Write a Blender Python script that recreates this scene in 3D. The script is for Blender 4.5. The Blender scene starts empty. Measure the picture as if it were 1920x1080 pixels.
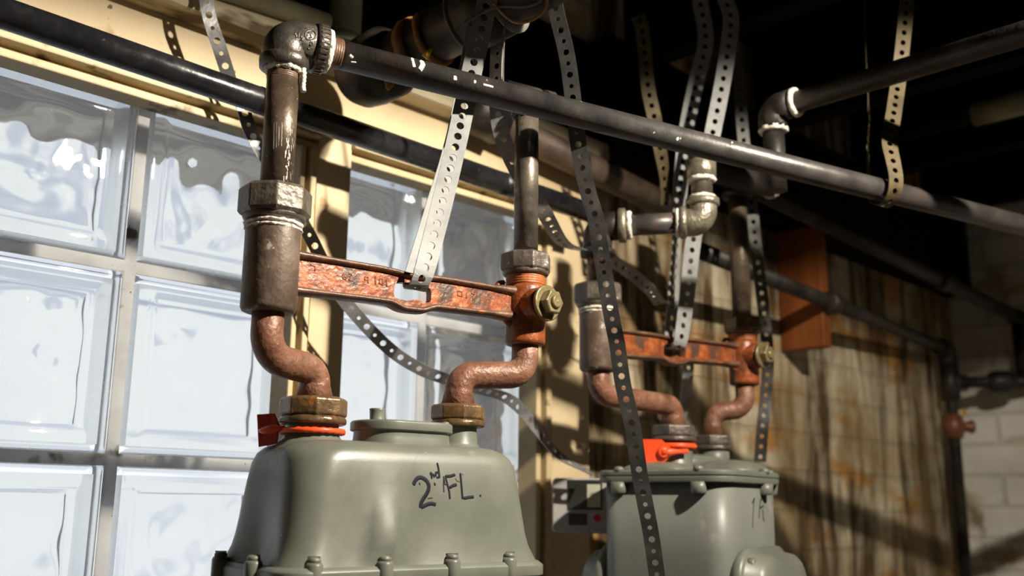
import bpy, bmesh, math, random
from mathutils import Vector, Matrix, noise
from mathutils.bvhtree import BVHTree
from mathutils.geometry import intersect_line_plane
random.seed(7)
S = bpy.context.scene
COL = S.collection
V = Vector

# ------------------------------------------------------------------ camera
F = 35.0 / 36.0 * 1920.0
PITCH, ROLL = math.radians(12.33), math.radians(0.62)
EYE = V((0, -0.99, 1.5))
SQ = math.sqrt(.5)
_fh, _rh = V((SQ, SQ, 0)), V((SQ, -SQ, 0))
FWD = _fh * math.cos(PITCH) + V((0, 0, math.sin(PITCH)))
_up = V((0, 0, math.cos(PITCH))) - _fh * math.sin(PITCH)
RGT = _rh * math.cos(ROLL) + _up * math.sin(ROLL)
UP = _up * math.cos(ROLL) - _rh * math.sin(ROLL)
cam = bpy.data.cameras.new('camera')
cam.lens, cam.sensor_width, cam.sensor_fit = 35, 36, 'HORIZONTAL'
cam.clip_start, cam.clip_end = .05, 100
cam.dof.use_dof = True
cam.dof.focus_distance = .93
cam.dof.aperture_fstop = 4.5
co = bpy.data.objects.new('camera', cam)
COL.objects.link(co)
_m = Matrix((RGT, UP, -FWD)).transposed().to_4x4()
_m.translation = EYE
co.matrix_world = _m
S.camera = co


def ray(px, py):
    return FWD + RGT * ((px - 960) / F) + UP * ((540 - py) / F)


def P(px, py, zc):
    """a point seen along this sight line, zc metres ahead"""
    return EYE + ray(px, py) * zc


def Wp(px, py, y=0.0):
    """the point of the upright plane y (parallel to the window wall) on this sight line"""
    d = ray(px, py)
    return EYE + d * ((y - EYE.y) / d.y)


def H(r, f, z):
    """r metres right of the eye, f ahead of it (level), at height z"""
    v = EYE + _rh * r + _fh * f
    v.z = z
    return v


# ------------------------------------------------------------------ world, lamp, exposure
S.view_settings.view_transform = 'Standard'
S.view_settings.look = 'None'
S.view_settings.gamma = 1
S.view_settings.use_curve_mapping = False
S.view_settings.exposure = 0.3
S.cycles.use_denoising = True
S.cycles.max_bounces = 16
S.cycles.transmission_bounces = 14
S.cycles.transparent_max_bounces = 12
S.cycles.diffuse_bounces = 4
S.cycles.sample_clamp_indirect = 6

world = bpy.data.worlds.new('overcast_sky')
S.world = world
world.use_nodes = True
nt = world.node_tree
nt.nodes.clear()
L = nt.links.new
out = nt.nodes.new('ShaderNodeOutputWorld')
bg = nt.nodes.new('ShaderNodeBackground')
tc = nt.nodes.new('ShaderNodeTexCoord')
nz = nt.nodes.new('ShaderNodeTexNoise')
nz.inputs['Scale'].default_value = 6.5
nz.inputs['Detail'].default_value = 1.5
sp = nt.nodes.new('ShaderNodeSeparateXYZ')
L(tc.outputs['Generated'], sp.inputs[0])
L(tc.outputs['Generated'], nz.inputs['Vector'])
# a pale sky seen under a bluish overhang, with greyer ground below
ml = nt.nodes.new('ShaderNodeMath')
ml.operation = 'MULTIPLY_ADD'
L(nz.outputs['Fac'], ml.inputs[0])
ml.inputs[1].default_value = .62
L(sp.outputs['Z'], ml.inputs[2])
rp = nt.nodes.new('ShaderNodeValToRGB')
for i_ in range(3):
    rp.color_ramp.elements.new(.5)
for e_, (p_, c_) in zip(rp.color_ramp.elements, ((.13, (.70, .74, .84)), (.20, (.98, .985, 1)), (.55, (1, 1, 1)), (.62, (.66, .70, .80)), (.75, (.50, .55, .66)))):
    e_.position, e_.color = p_, (*c_, 1)
L(ml.outputs[0], rp.inputs['Fac'])
L(rp.outputs['Color'], bg.inputs['Color'])
bg.inputs['Strength'].default_value = 1.0
L(bg.outputs[0], out.inputs[0])


def spot(name, loc, aim, power, col, size, blend, rad):
    l = bpy.data.lights.new(name, 'SPOT')
    l.energy, l.color, l.spot_size, l.spot_blend, l.shadow_soft_size = power, col, math.radians(size), blend, rad
    o = bpy.data.objects.new(name, l)
    COL.objects.link(o)
    o.location = loc
    o.rotation_euler = (aim - loc).to_track_quat('-Z', 'Y').to_euler()
    return o


LAMP = V((.84, -1.15, 2.25))
spot('shaded_bulb', LAMP, LAMP - V((0, 0, 1)), 195, (1, .90, .75), 161, .10, .022)


# ------------------------------------------------------------------ materials
def mat(name, cols, scale=30, rough=(.45, .65), metal=0.0, bump=None, speck=None, speck2=None, stretch=(1, 1, 1), detail=5,
        pos=None, spec=.5, coat=0):
    m = bpy.data.materials.new(name)
    m.use_nodes = True
    t = m.node_tree
    b = t.nodes['Principled BSDF']
    K = t.links.new
    tc = t.nodes.new('ShaderNodeTexCoord')
    mp = t.nodes.new('ShaderNodeMapping')
    mp.inputs['Scale'].default_value = stretch
    K(tc.outputs['Object'], mp.inputs['Vector'])
    n = t.nodes.new('ShaderNodeTexNoise')
    n.inputs['Scale'].default_value = scale
    n.inputs['Detail'].default_value = detail
    n.inputs['Roughness'].default_value = .6
    K(mp.outputs[0], n.inputs['Vector'])
    r = t.nodes.new('ShaderNodeValToRGB')
    cr = r.color_ramp
    k = len(cols)
    while len(cr.elements) < k:
        cr.elements.new(.5)
    for i, c in enumerate(cols):
        cr.elements[i].position = pos[i] if pos else .32 + .36 * (i / max(1, k - 1))
        cr.elements[i].color = (*c, 1)
    K(n.outputs['Fac'], r.inputs['Fac'])
    c_out = r.outputs['Color']
    for sp in (speck, speck2):
        if not sp:
            continue
        c, sc, th, wid = sp
        n2 = t.nodes.new('ShaderNodeTexNoise')
        n2.inputs['Scale'].default_value = sc
        n2.inputs['Detail'].default_value = 3
        K(mp.outputs[0] if len(sp) == 4 else tc.outputs['Object'], n2.inputs['Vector'])
        mr = t.nodes.new('ShaderNodeMapRange')
        mr.inputs['From Min'].default_value = th
        mr.inputs['From Max'].default_value = th + wid
        K(n2.outputs['Fac'], mr.inputs['Value'])
        mx = t.nodes.new('ShaderNodeMix')
        mx.data_type = 'RGBA'
        K(mr.outputs[0], mx.inputs['Factor'])
        K(c_out, mx.inputs['A'])
        mx.inputs['B'].default_value = (*c, 1)
        c_out = mx.outputs['Result']
    K(c_out, b.inputs['Base Color'])
    b.inputs['Metallic'].default_value = metal
    b.inputs['Specular IOR Level'].default_value = spec
    b.inputs['Coat Weight'].default_value = coat
    mr = t.nodes.new('ShaderNodeMapRange')
    mr.inputs['From Min'].default_value = .3
    mr.inputs['From Max'].default_value = .7
    mr.inputs['To Min'].default_value, mr.inputs['To Max'].default_value = rough
    K(n.outputs['Fac'], mr.inputs['Value'])
    K(mr.outputs[0], b.inputs['Roughness'])
    if bump:
        bs, st = bump
        nb = t.nodes.new('ShaderNodeTexNoise')
        nb.inputs['Scale'].default_value = bs
        nb.inputs['Detail'].default_value = 3
        K(mp.outputs[0], nb.inputs['Vector'])
        bp = t.nodes.new('ShaderNodeBump')
        bp.inputs['Strength'].default_value = st
        bp.inputs['Distance'].default_value = .002
        K(nb.outputs['Fac'], bp.inputs['Height'])
        K(bp.outputs[0], b.inputs['Normal'])
    return m


M = {}
M['brown_pipe'] = mat('brown_painted_pipe', [(.055, .038, .026), (.095, .068, .046), (.15, .11, .08)], 35, (.28, .45), .25, (240, .2),
                      ((.55, .48, .40), 330, .70, .04))
M['steel_leg'] = mat('tarnished_steel', [(.07, .058, .045), (.13, .11, .085), (.2, .175, .14)], 40, (.25, .42), .45, (200, .2),
                     ((.09, .05, .02), 60, .6, .1))
M['black_pipe'] = mat('black_iron_pipe', [(.04, .038, .038), (.065, .06, .057), (.095, .085, .077)], 28, (.3, .46), .3, (260, .12),
                      ((.09, .05, .04), 24, .58, .16), ((.6, .57, .5), 95, .735, .02))
M['gloss_black'] = mat('glossy_black_coating', [(.008, .008, .010), (.014, .014, .017), (.025, .024, .026)], 30, (.16, .34), 0, (120, .12),
                       ((.12, .115, .11), 160, .70, .05))
M['cast_elbow'] = mat('cast_iron_fitting', [(.05, .044, .038), (.09, .078, .066), (.13, .115, .1)], 50, (.3, .42), .5, (420, .25),
                      ((.30, .26, .2), 90, .68, .06))
M['cup'] = mat('brown_weathered_sleeve', [(.075, .05, .034), (.125, .085, .062), (.2, .15, .12)], 32, (.42, .58), .15, (220, .25),
               ((.45, .42, .37), 85, .66, .08), ((.55, .47, .38), 260, .72, .03))
M['rust'] = mat('rusty_casting', [(.085, .034, .018), (.25, .060, .016), (.40, .115, .026)], 55, (.3, .5), .1, (170, .5),
                ((.08, .045, .03), 38, .52, .14), ((.55, .2, .05), 240, .66, .06))
M['rust_dark'] = mat('brown_rusted_rim', [(.075, .04, .026), (.125, .068, .042), (.2, .105, .06)], 40, (.32, .5), .15, (200, .4),
                     ((.34, .1, .03), 60, .6, .12))
M['swivel'] = mat('red_brown_swivel_pipe', [(.14, .06, .036), (.215, .095, .056), (.29, .155, .105)], 45, (.38, .52), .1, (260, .5),
                  ((.4, .32, .26), 200, .70, .05), ((.12, .055, .03), 30, .58, .12))
M['nut_brown'] = mat('olive_brown_nut', [(.08, .05, .022), (.14, .085, .038), (.2, .13, .065)], 50, (.25, .42), .3, (180, .45),
                     ((.40, .16, .04), 70, .60, .1))
M['nut_grey'] = mat('grey_brown_nut', [(.065, .054, .042), (.11, .09, .072), (.17, .145, .12)], 60, (.35, .5), .3, (220, .45),
                    ((.55, .51, .43), 110, .70, .04))
M['thread_rust'] = mat('orange_rusted_thread', [(.30, .085, .024), (.45, .14, .045)], 90, (.4, .6), 0, (200, .3))
M['olive'] = mat('olive_brass_plug', [(.14, .115, .05), (.22, .18, .085), (.28, .23, .12)], 70, (.3, .45), .4, (200, .25))
M['galv'] = mat('galvanised_strap', [(.19, .195, .195), (.245, .25, .247), (.30, .305, .30)], 45, (.5, .62), .12, (300, .06), detail=7, spec=.3)
M['galv_dull'] = mat('dull_galvanised_strap', [(.30, .30, .31), (.40, .40, .41), (.5, .5, .5)], 40, (.32, .48), .75, (260, .1))
M['strap_dark'] = mat('dark_strap', [(.055, .053, .052), (.085, .082, .08), (.12, .115, .11)], 35, (.3, .45), .6, (260, .1))
M['strap_gold'] = mat('dim_gold_lit_strap', [(.05, .038, .018), (.085, .064, .028), (.125, .095, .044)], 40, (.5, .6), .4, (260, .1))  # dim gold lamplight put into the strap colour
M['meter'] = mat('grey_green_meter_paint', [(.118, .127, .104), (.140, .150, .123), (.162, .170, .138)], 16, (.34, .44), 0, (500, .035),
                 ((.36, .33, .26), 22, .66, .14), ((.62, .6, .52), 150, .745, .02))
M['meter_blue'] = mat('cool_grey_meter_paint', [(.16, .168, .152), (.18, .19, .17), (.2, .208, .188)], 16, (.36, .46), 0, (500, .035),
                      ((.36, .33, .26), 24, .66, .16))
M['red'] = mat('red_plastic', [(.62, .035, .015), (.72, .05, .02)], 20, (.32, .4), 0, spec=.4)
M['red_orange'] = mat('orange_red_plastic', [(.86, .075, .018), (.95, .10, .025)], 20, (.32, .4), 0, spec=.4)
M['red_clear'] = mat('dark_red_plastic', [(.5, .025, .035), (.58, .04, .05)], 20, (.22, .3), 0, spec=.5)
M['bare_steel'] = mat('scratched_bright_steel', [(.32, .29, .25), (.44, .41, .36)], 90, (.35, .5), .5)
M['white_dope'] = mat('white_pipe_dope', [(.66, .62, .52), (.8, .77, .69)], 120, (.6, .8), 0, (300, .8), ((.3, .18, .1), 160, .62, .06))
M['ink'] = mat('black_marker_ink', [(.010, .010, .016), (.018, .016, .024)], 90, (.6, .7), spec=.15)
M['ink_thin'] = mat('faded_marker_ink', [(.03, .03, .026), (.05, .048, .04)], 90, (.6, .7), spec=.15)
M['cream'] = mat('cream_painted_wood', [(.54, .42, .24), (.63, .50, .30), (.69, .56, .36)], 7, (.5, .65), 0, (60, .12),
                 ((.42, .26, .10), 34, .66, .1), ((.12, .07, .03), 70, .735, .02))
M['cream_trim'] = mat('cream_painted_moulding', [(.46, .36, .2), (.60, .48, .28), (.7, .57, .35)], 9, (.45, .6), 0, (80, .15),
                      ((.16, .11, .05), 30, .62, .1), stretch=(1, 1, 1))
M['ledge'] = mat('rough_pale_sill', [(.30, .23, .12), (.5, .42, .28), (.62, .55, .40)], 14, (.7, .9), 0, (40, 1.0), ((.1, .07, .03), 20, .6, .08), stretch=(.4, 1, 1.6))
M['dark_wood'] = mat('unlit_dark_timber', [(.005, .004, .0035), (.009, .007, .006), (.014, .011, .009)], 8, (.8, .95), 0, (30, .5), stretch=(1, .2, 1), spec=.1)  # unlit look of ceiling and wall top put into the base colour
M['orange_wood'] = mat('red_orange_timber', [(.13, .034, .005), (.22, .058, .008), (.32, .095, .014)], 18, (.5, .7), 0, (40, .4), ((.12, .035, .01), 14, .58, .2), stretch=(1, 1, .2))
M['dark_iron'] = mat('sooty_iron', [(.014, .012, .011), (.028, .023, .02), (.05, .04, .032)], 25, (.4, .6), .3, (120, .4))
M['brown_big'] = mat('dusty_brown_pipe', [(.075, .052, .034), (.12, .085, .06), (.17, .125, .09)], 22, (.45, .65), .1, (120, .3))
M['pale_pipe'] = mat('pale_green_grey_pipe', [(.30, .30, .22), (.38, .38, .28), (.46, .45, .34)], 24, (.4, .55), 0, (120, .2), ((.62, .6, .5), 60, .68, .06))
M['olive_pipe'] = mat('olive_painted_pipe', [(.2, .18, .1), (.28, .25, .15), (.36, .33, .2)], 16, (.4, .55), 0, (100, .3))
M['yellow_bit'] = mat('yellow_sealant', [(.55, .30, .02), (.75, .45, .04)], 60, (.5, .6))
M['orange_rag'] = mat('orange_brown_fibre', [(.16, .07, .015), (.30, .14, .03)], 60, (.7, .9), 0, (200, .6))
M['copper_wire'] = mat('tan_cable_sheath', [(.32, .19, .09), (.45, .29, .15)], 60, (.35, .5))
M['grey_wire'] = mat('grey_cable_sheath', [(.14, .125, .11), (.2, .18, .15)], 60, (.4, .5))
M['tape'] = mat('black_tape_wrap', [(.006, .006, .007), (.012, .012, .012)], 60, (.35, .5), 0, (200, .3))
M['fit_bright'] = mat('bare_malleable_fitting', [(.19, .165, .12), (.28, .25, .19), (.36, .32, .25)], 60, (.28, .42), .55, (350, .5))
M['plastic_clear'] = mat('pale_grey_case', [(.36, .34, .33), (.46, .44, .42)], 20, (.2, .3))
M['dial_dark'] = mat('dark_dial_glass', [(.02, .022, .018), (.035, .036, .03)], 20, (.08, .14), 0, spec=.7)
M['dial_pale'] = mat('pale_dial_plate', [(.42, .42, .32), (.5, .5, .38)], 30, (.4, .5))
M['sticker_red'] = mat('red_sticker', [(.5, .02, .05), (.6, .03, .07)], 30, (.4, .5))
M['concrete'] = mat('grey_concrete', [(.12, .11, .1), (.2, .185, .17)], 6, (.8, .95), 0, (30, .5))
M['mortar'] = mat('white_block_mortar', [(.74, .74, .73), (.86, .86, .86), (.92, .92, .92)], 16, (.75, .9), 0, (80, .6), ((.16, .14, .1), 26, .63, .07), ((.08, .06, .04), 190, .74, .02))
M['brass_valve'] = mat('brown_red_valve', [(.16, .06, .03), (.25, .09, .04)], 50, (.4, .5), .2)


def glass_mat():
    m = bpy.data.materials.new('clear_wavy_glass')
    m.use_nodes = True
    t = m.node_tree
    t.nodes.clear()
    o = t.nodes.new('ShaderNodeOutputMaterial')
    g = t.nodes.new('ShaderNodeBsdfGlass')
    g.inputs['Color'].default_value = (.985, .995, .993, 1)
    g.inputs['Roughness'].default_value = .0
    g.inputs['IOR'].default_value = 1.47
    d = t.nodes.new('ShaderNodeBsdfTranslucent')
    d.inputs['Color'].default_value = (.93, .95, 1, 1)
    mx = t.nodes.new('ShaderNodeMixShader')
    mx.inputs[0].default_value = .10
    t.links.new(g.outputs[0], mx.inputs[1])
    t.links.new(d.outputs[0], mx.inputs[2])
    t.links.new(mx.outputs[0], o.inputs[0])
    return m


def translucent(m, amount):
    t = m.node_tree
    b = t.nodes['Principled BSDF']
    o = next(n for n in t.nodes if n.type == 'OUTPUT_MATERIAL')
    d = t.nodes.new('ShaderNodeBsdfTranslucent')
    x = t.nodes.new('ShaderNodeMixShader')
    x.inputs[0].default_value = amount
    t.links.new(b.inputs['Base Color'].links[0].from_socket, d.inputs['Color'])
    t.links.new(b.outputs[0], x.inputs[1])
    t.links.new(d.outputs[0], x.inputs[2])
    t.links.new(x.outputs[0], o.inputs[0])


translucent(M['mortar'], .72)
translucent(M['red_clear'], .5)
M['glass'] = glass_mat()
M['edge_coat'] = mat('mirror_edge_coating', [(.88, .91, .91), (.95, .97, .97)], 20, (.22, .3), .9)  # mirror-like sides, added to brighten the block rims with reflected sky


def block_wall_mat(name, stain):
    m = bpy.data.materials.new(name)
    m.use_nodes = True
    t = m.node_tree
    K = t.links.new
    N = t.nodes.new
    b = t.nodes['Principled BSDF']
    b.inputs['Roughness'].default_value = .85
    tc = N('ShaderNodeTexCoord')
    sx = N('ShaderNodeSeparateXYZ')
    K(tc.outputs['Object'], sx.inputs[0])
    ad = N('ShaderNodeMath')
    ad.operation = 'ADD'
    K(sx.outputs['X'], ad.inputs[0])
    K(sx.outputs['Y'], ad.inputs[1])
    cx = N('ShaderNodeCombineXYZ')
    K(ad.outputs[0], cx.inputs['X'])
    K(sx.outputs['Z'], cx.inputs['Y'])
    br = N('ShaderNodeTexBrick')
    br.inputs['Scale'].default_value = 1
    br.inputs['Brick Width'].default_value = .215
    br.inputs['Row Height'].default_value = .075
    br.inputs['Mortar Size'].default_value = .006
    br.inputs['Mortar Smooth'].default_value = .3
    K(cx.outputs[0], br.inputs['Vector'])

    def noise(scale, sc, detail=5, rough=.6, dist=0):
        mp = N('ShaderNodeMapping')
        mp.inputs['Scale'].default_value = sc
        K(cx.outputs[0], mp.inputs['Vector'])
        n = N('ShaderNodeTexNoise')
        n.inputs['Scale'].default_value = scale
        n.inputs['Detail'].default_value = detail
        n.inputs['Roughness'].default_value = rough
        n.inputs['Distortion'].default_value = dist
        K(mp.outputs[0], n.inputs['Vector'])
        return n.outputs['Fac']

    def ramp(fac, a, bb):
        r = N('ShaderNodeMapRange')
        r.inputs['From Min'].default_value, r.inputs['From Max'].default_value = a, bb
        K(fac, r.inputs['Value'])
        return r.outputs[0]

    def mix(fac, a, bb):
        x = N('ShaderNodeMix')
        x.data_type = 'RGBA'
        if isinstance(fac, float):
            x.inputs['Factor'].default_value = fac
        else:
            K(fac, x.inputs['Factor'])
        for s, v in (('A', a), ('B', bb)):
            if isinstance(v, tuple):
                x.inputs[s].default_value = (*v, 1)
            else:
                K(v, x.inputs[s])
        return x.outputs['Result']
    c = mix(ramp(noise(7, (1, 1, 1)), .38, .62), (.55, .44, .26) if stain else (.66, .64, .56), (.74, .66, .48) if stain else (.82, .80, .72))
    c = mix(ramp(br.outputs['Fac'], 0, 3.5), c, (.34, .30, .23))
    c = mix(ramp(noise(5, (.7, 1.8, 1), 3), .53, .64), c, (.54, .26, .065) if stain else (.45, .38, .22))
    if stain:
        c = mix(ramp(noise(9, (1.1, .16, 1), 5, .65, .4), .44, .58), c, (.085, .05, .016))
        c = mix(ramp(noise(4, (1.2, .5, 1), 4), .50, .68), c, (.2, .13, .05))
    else:
        c = mix(ramp(noise(10, (1, .5, 1), 5), .58, .7), c, (.27, .22, .12))
    K(c, b.inputs['Base Color'])
    bp = N('ShaderNodeBump')
    bp.inputs['Strength'].default_value = .8
    bp.inputs['Distance'].default_value = .006
    iv = N('ShaderNodeMath')
    iv.operation = 'MULTIPLY_ADD'
    K(br.outputs['Fac'], iv.inputs[0])
    iv.inputs[1].default_value = -.5
    K(noise(30, (1, 1, 1), 5), iv.inputs[2])
    K(iv.outputs[0], bp.inputs['Height'])
    K(bp.outputs[0], b.inputs['Normal'])
    return m


M['wall_stained'] = block_wall_mat('stained_painted_brick', True)
M['wall_pale'] = block_wall_mat('pale_painted_brick', False)



# ------------------------------------------------------------------ mesh helpers
def frame(t, hint=None):
    t = t.normalized()
    h = hint if hint is not None else (V((0, 0, 1)) if abs(t.z) < .9 else V((1, 0, 0)))
    a = (h - t * h.dot(t)).normalized()
    return a, t.cross(a)


def fillet(pts, rad, n=8):
    out = [pts[0]]
    for i in range(1, len(pts) - 1):
        p, a, b = pts[i], pts[i - 1], pts[i + 1]
        u, w = (a - p).normalized(), (b - p).normalized()
        ang = u.angle(w)
        if ang > math.pi - .01:
            out.append(p)
            continue
        d = min(rad / math.tan(ang / 2), (a - p).length * .49, (b - p).length * .49)
        r = d * math.tan(ang / 2)
        c = p + (u + w).normalized() * (r / math.sin(ang / 2))
        s, e = p + u * d - c, p + w * d - c
        th = s.angle(e)
        for k in range(n + 1):
            q = k / n
            out.append(c + (s * math.sin((1 - q) * th) + e * math.sin(q * th)) / math.sin(th))
    out.append(pts[-1])
    return out


def smooth_path(pts, n):
    """Catmull-Rom through pts, n samples per span"""
    out = []
    for i in range(len(pts) - 1):
        p0 = pts[i - 1] if i else pts[0] * 2 - pts[1]
        p1, p2 = pts[i], pts[i + 1]
        p3 = pts[i + 2] if i + 2 < len(pts) else p2 * 2 - p1
        for k in range(n):
            t = k / n
            out.append(.5 * ((2 * p1) + (p2 - p0) * t + (2 * p0 - 5 * p1 + 4 * p2 - p3) * t * t + (3 * p1 - p0 - 3 * p2 + p3) * t ** 3))
    out.append(pts[-1])
    return out


class MB:
    def __init__(s):
        s.v, s.f, s.sm = [], [], []

    def add(s, vs, fs, smooth=True):
        o = len(s.v)
        s.v += [V(x) for x in vs]
        s.f += [[i + o for i in f] for f in fs]
        s.sm += [smooth] * len(fs)

    def rings(s, rings, smooth=True, cap=True, closed=True):
        n = len(rings[0])
        vs = [p for r in rings for p in r]
        fs = []
        for i in range(len(rings) - 1):
            for j in range(n if closed else n - 1):
                k = (j + 1) % n
                fs.append((i * n + j, i * n + k, (i + 1) * n + k, (i + 1) * n + j))
        s.add(vs, fs, smooth)
        if cap:
            for r, rev in ((rings[0], True), (rings[-1], False)):
                s.add(r, [list(range(n))[::-1] if rev else list(range(n))], False)

    def tube(s, pts, r, n=24, cap=True, radii=None):
        rings = []
        t0 = (pts[1] - pts[0]).normalized()
        a, b = frame(t0)
        for i, p in enumerate(pts):
            t = ((pts[min(i + 1, len(pts) - 1)] - pts[max(i - 1, 0)])).normalized()
            a = (a - t * a.dot(t)).normalized()
            b = t.cross(a)
            rr = radii[i] if radii else r
            rings.append([p + (a * math.cos(2 * math.pi * k / n) + b * math.sin(2 * math.pi * k / n)) * rr for k in range(n)])
        s.rings(rings, True, cap)
        return s

    def lathe(s, o, axis, prof, n=32, smooth=True, hint=None, cap=True, wob=0):
        a, b = frame(axis, hint)
        t = axis.normalized()
        rings = []
        for d, r in prof:
            rings.append([o + t * (d + (random.uniform(-1, 1) * wob if wob else 0)) + (a * math.cos(2 * math.pi * (k + .5) / n) + b * math.sin(2 * math.pi * (k + .5) / n)) *
                          (r + (random.uniform(-1, 1) * wob if wob else 0)) for k in range(n)])
        if smooth == 'auto':
            for i in range(len(rings) - 1):
                s.rings(rings[i:i + 2], True, False)
            for r, rev in ((rings[0], 1), (rings[-1], 0)):
                s.add(r, [list(range(n))[::-1] if rev else list(range(n))], False)
        else:
            s.rings(rings, smooth, cap)
        return s

    def nut(s, o, axis, h, r, sides=6, hint=None, ch=.12):
        s.lathe(o, axis, [(0, r * .9), (h * ch, r), (h * (1 - ch), r), (h, r * .9)], sides, False, hint)
        return s

    def box(s, c, ex, ey, ez, smooth=False):
        vs = [c + ex * i + ey * j + ez * k for i in (-1, 1) for j in (-1, 1) for k in (-1, 1)]
        s.add(vs, [(0, 1, 3, 2), (4, 6, 7, 5), (0, 4, 5, 1), (2, 3, 7, 6), (0, 2, 6, 4), (1, 5, 7, 3)], smooth)
        return s

    def aabb(s, x0, x1, y0, y1, z0, z1):
        return s.box(V(((x0 + x1) / 2, (y0 + y1) / 2, (z0 + z1) / 2)), V(((x1 - x0) / 2, 0, 0)), V((0, (y1 - y0) / 2, 0)), V((0, 0, (z1 - z0) / 2)))


WL = {}


def bevelmod(o, w, seg=2):
    b = o.modifiers.new('bevel', 'BEVEL')
    b.width, b.segments, b.limit_method, b.angle_limit = w, seg, 'ANGLE', math.radians(40)
    b.harden_normals = False
    return o


def mk(name, mb, material, parent=None, label=None, cat=None, group=None, kind=None, bevel=0, fix=True):
    c = V((0, 0, 0))
    for v in mb.v:
        c += v
    c /= len(mb.v)
    me = bpy.data.meshes.new(name)
    me.from_pydata([v - c for v in mb.v], [], mb.f)
    me.polygons.foreach_set('use_smooth', mb.sm)
    me.update()
    if fix:
        bm = bmesh.new()
        bm.from_mesh(me)
        bmesh.ops.remove_doubles(bm, verts=bm.verts, dist=1e-6)
        bmesh.ops.recalc_face_normals(bm, faces=bm.faces)
        bm.to_mesh(me)
        bm.free()
    me.materials.append(material)
    o = bpy.data.objects.new(name, me)
    COL.objects.link(o)
    if parent:
        o.parent = parent
        o.location = c - WL[parent.name]
    else:
        o.location = c
    WL[o.name] = c
    if bevel:
        bevelmod(o, bevel)
    tag(o, label, cat, group, kind)
    return o


def tag(o, label=None, cat=None, group=None, kind=None):
    for k, v in (('label', label), ('category', cat), ('group', group), ('kind', kind)):
        if v:
            o[k] = v
    return o


def thing(name, loc, label, cat, group=None):
    o = bpy.data.objects.new(name, None)
    o.empty_display_size = .05
    COL.objects.link(o)
    o.location = loc
    WL[o.name] = V(loc)
    return tag(o, label, cat, group)


# ------------------------------------------------------------------ the room
CEIL, X0, X1, Y0 = 2.42, -1.6, 2.60, -3.0
GZ0, GZ1, JX = .94, 1.946, .436        # glass block panel, bottom and top


def st(name, mb, m, parent=None, **k):
    return mk(name, mb, m, parent, kind=None if parent else 'structure', **k)


st('floor', MB().aabb(X0 - .1, X1 + .2, Y0 - .1, .25, -.1, 0), M['concrete'])
st('ceiling', MB().aabb(X0 - .1, X1 + .2, Y0 - .1, .25, CEIL, CEIL + .05), M['dark_wood'])
w = MB()
w.aabb(X0, JX - .405, 0, .25, 0, CEIL)
w.aabb(JX - .405, JX + .605, 0, .25, 0, GZ0)
w.aabb(JX - .405, JX + .605, 0, .25, GZ1, CEIL)
w.aabb(JX + .605, X1, 0, .25, 0, CEIL)
st('wall_left', w, M['wall_stained'], fix=False)
st('wall_end', MB().aabb(X1, X1 + .2, Y0, .25, 0, CEIL), M['wall_pale'])
st('wall_rear', MB().aabb(X0 - .1, X1 + .2, Y0 - .1, Y0, 0, CEIL), M['concrete'])
st('wall_near', MB().aabb(X0 - .1, X0, Y0, .25, 0, CEIL), M['concrete'])
for i, x in enumerate((-1.2, -.8, -.4, 0.02, .44, .86, 1.28, 1.70, 2.12, 2.5)):
    st('beam_%d' % (i + 1), MB().aabb(x - .022, x + .022, Y0, 0, 2.24, CEIL), M['dark_wood'])
st('trim_1', MB().aabb(1.15, X1, -.06, 0, 2.04, 2.24), M['dark_wood'])           # dark plate along the top of the stained wall
st('trim_2', MB().aabb(X0, 1.15, -.055, 0, 2.015, 2.055), M['ledge'], bevel=.006)  # rough pale ledge above the header
st('trim_3', MB().aabb(X0, 1.15, -.012, 0, 2.055, 2.24), M['dark_wood'])


def wavy(seed, amp):
    rnd = random.Random(seed)
    ws = []
    for _ in range(9):
        lam = rnd.uniform(.028, .085)
        th = rnd.uniform(0, math.pi)
        ws.append((2 * math.pi / lam * math.cos(th), 2 * math.pi / lam * math.sin(th), rnd.uniform(0, 6.28), amp * lam / .06 / 3))

    def h(x, z):
        q = math.sin(11 * x + seed) * .012
        return sum(a * math.sin(kx * (x + q) + kz * z + ph) for kx, kz, ph, a in ws)
    return h


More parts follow.
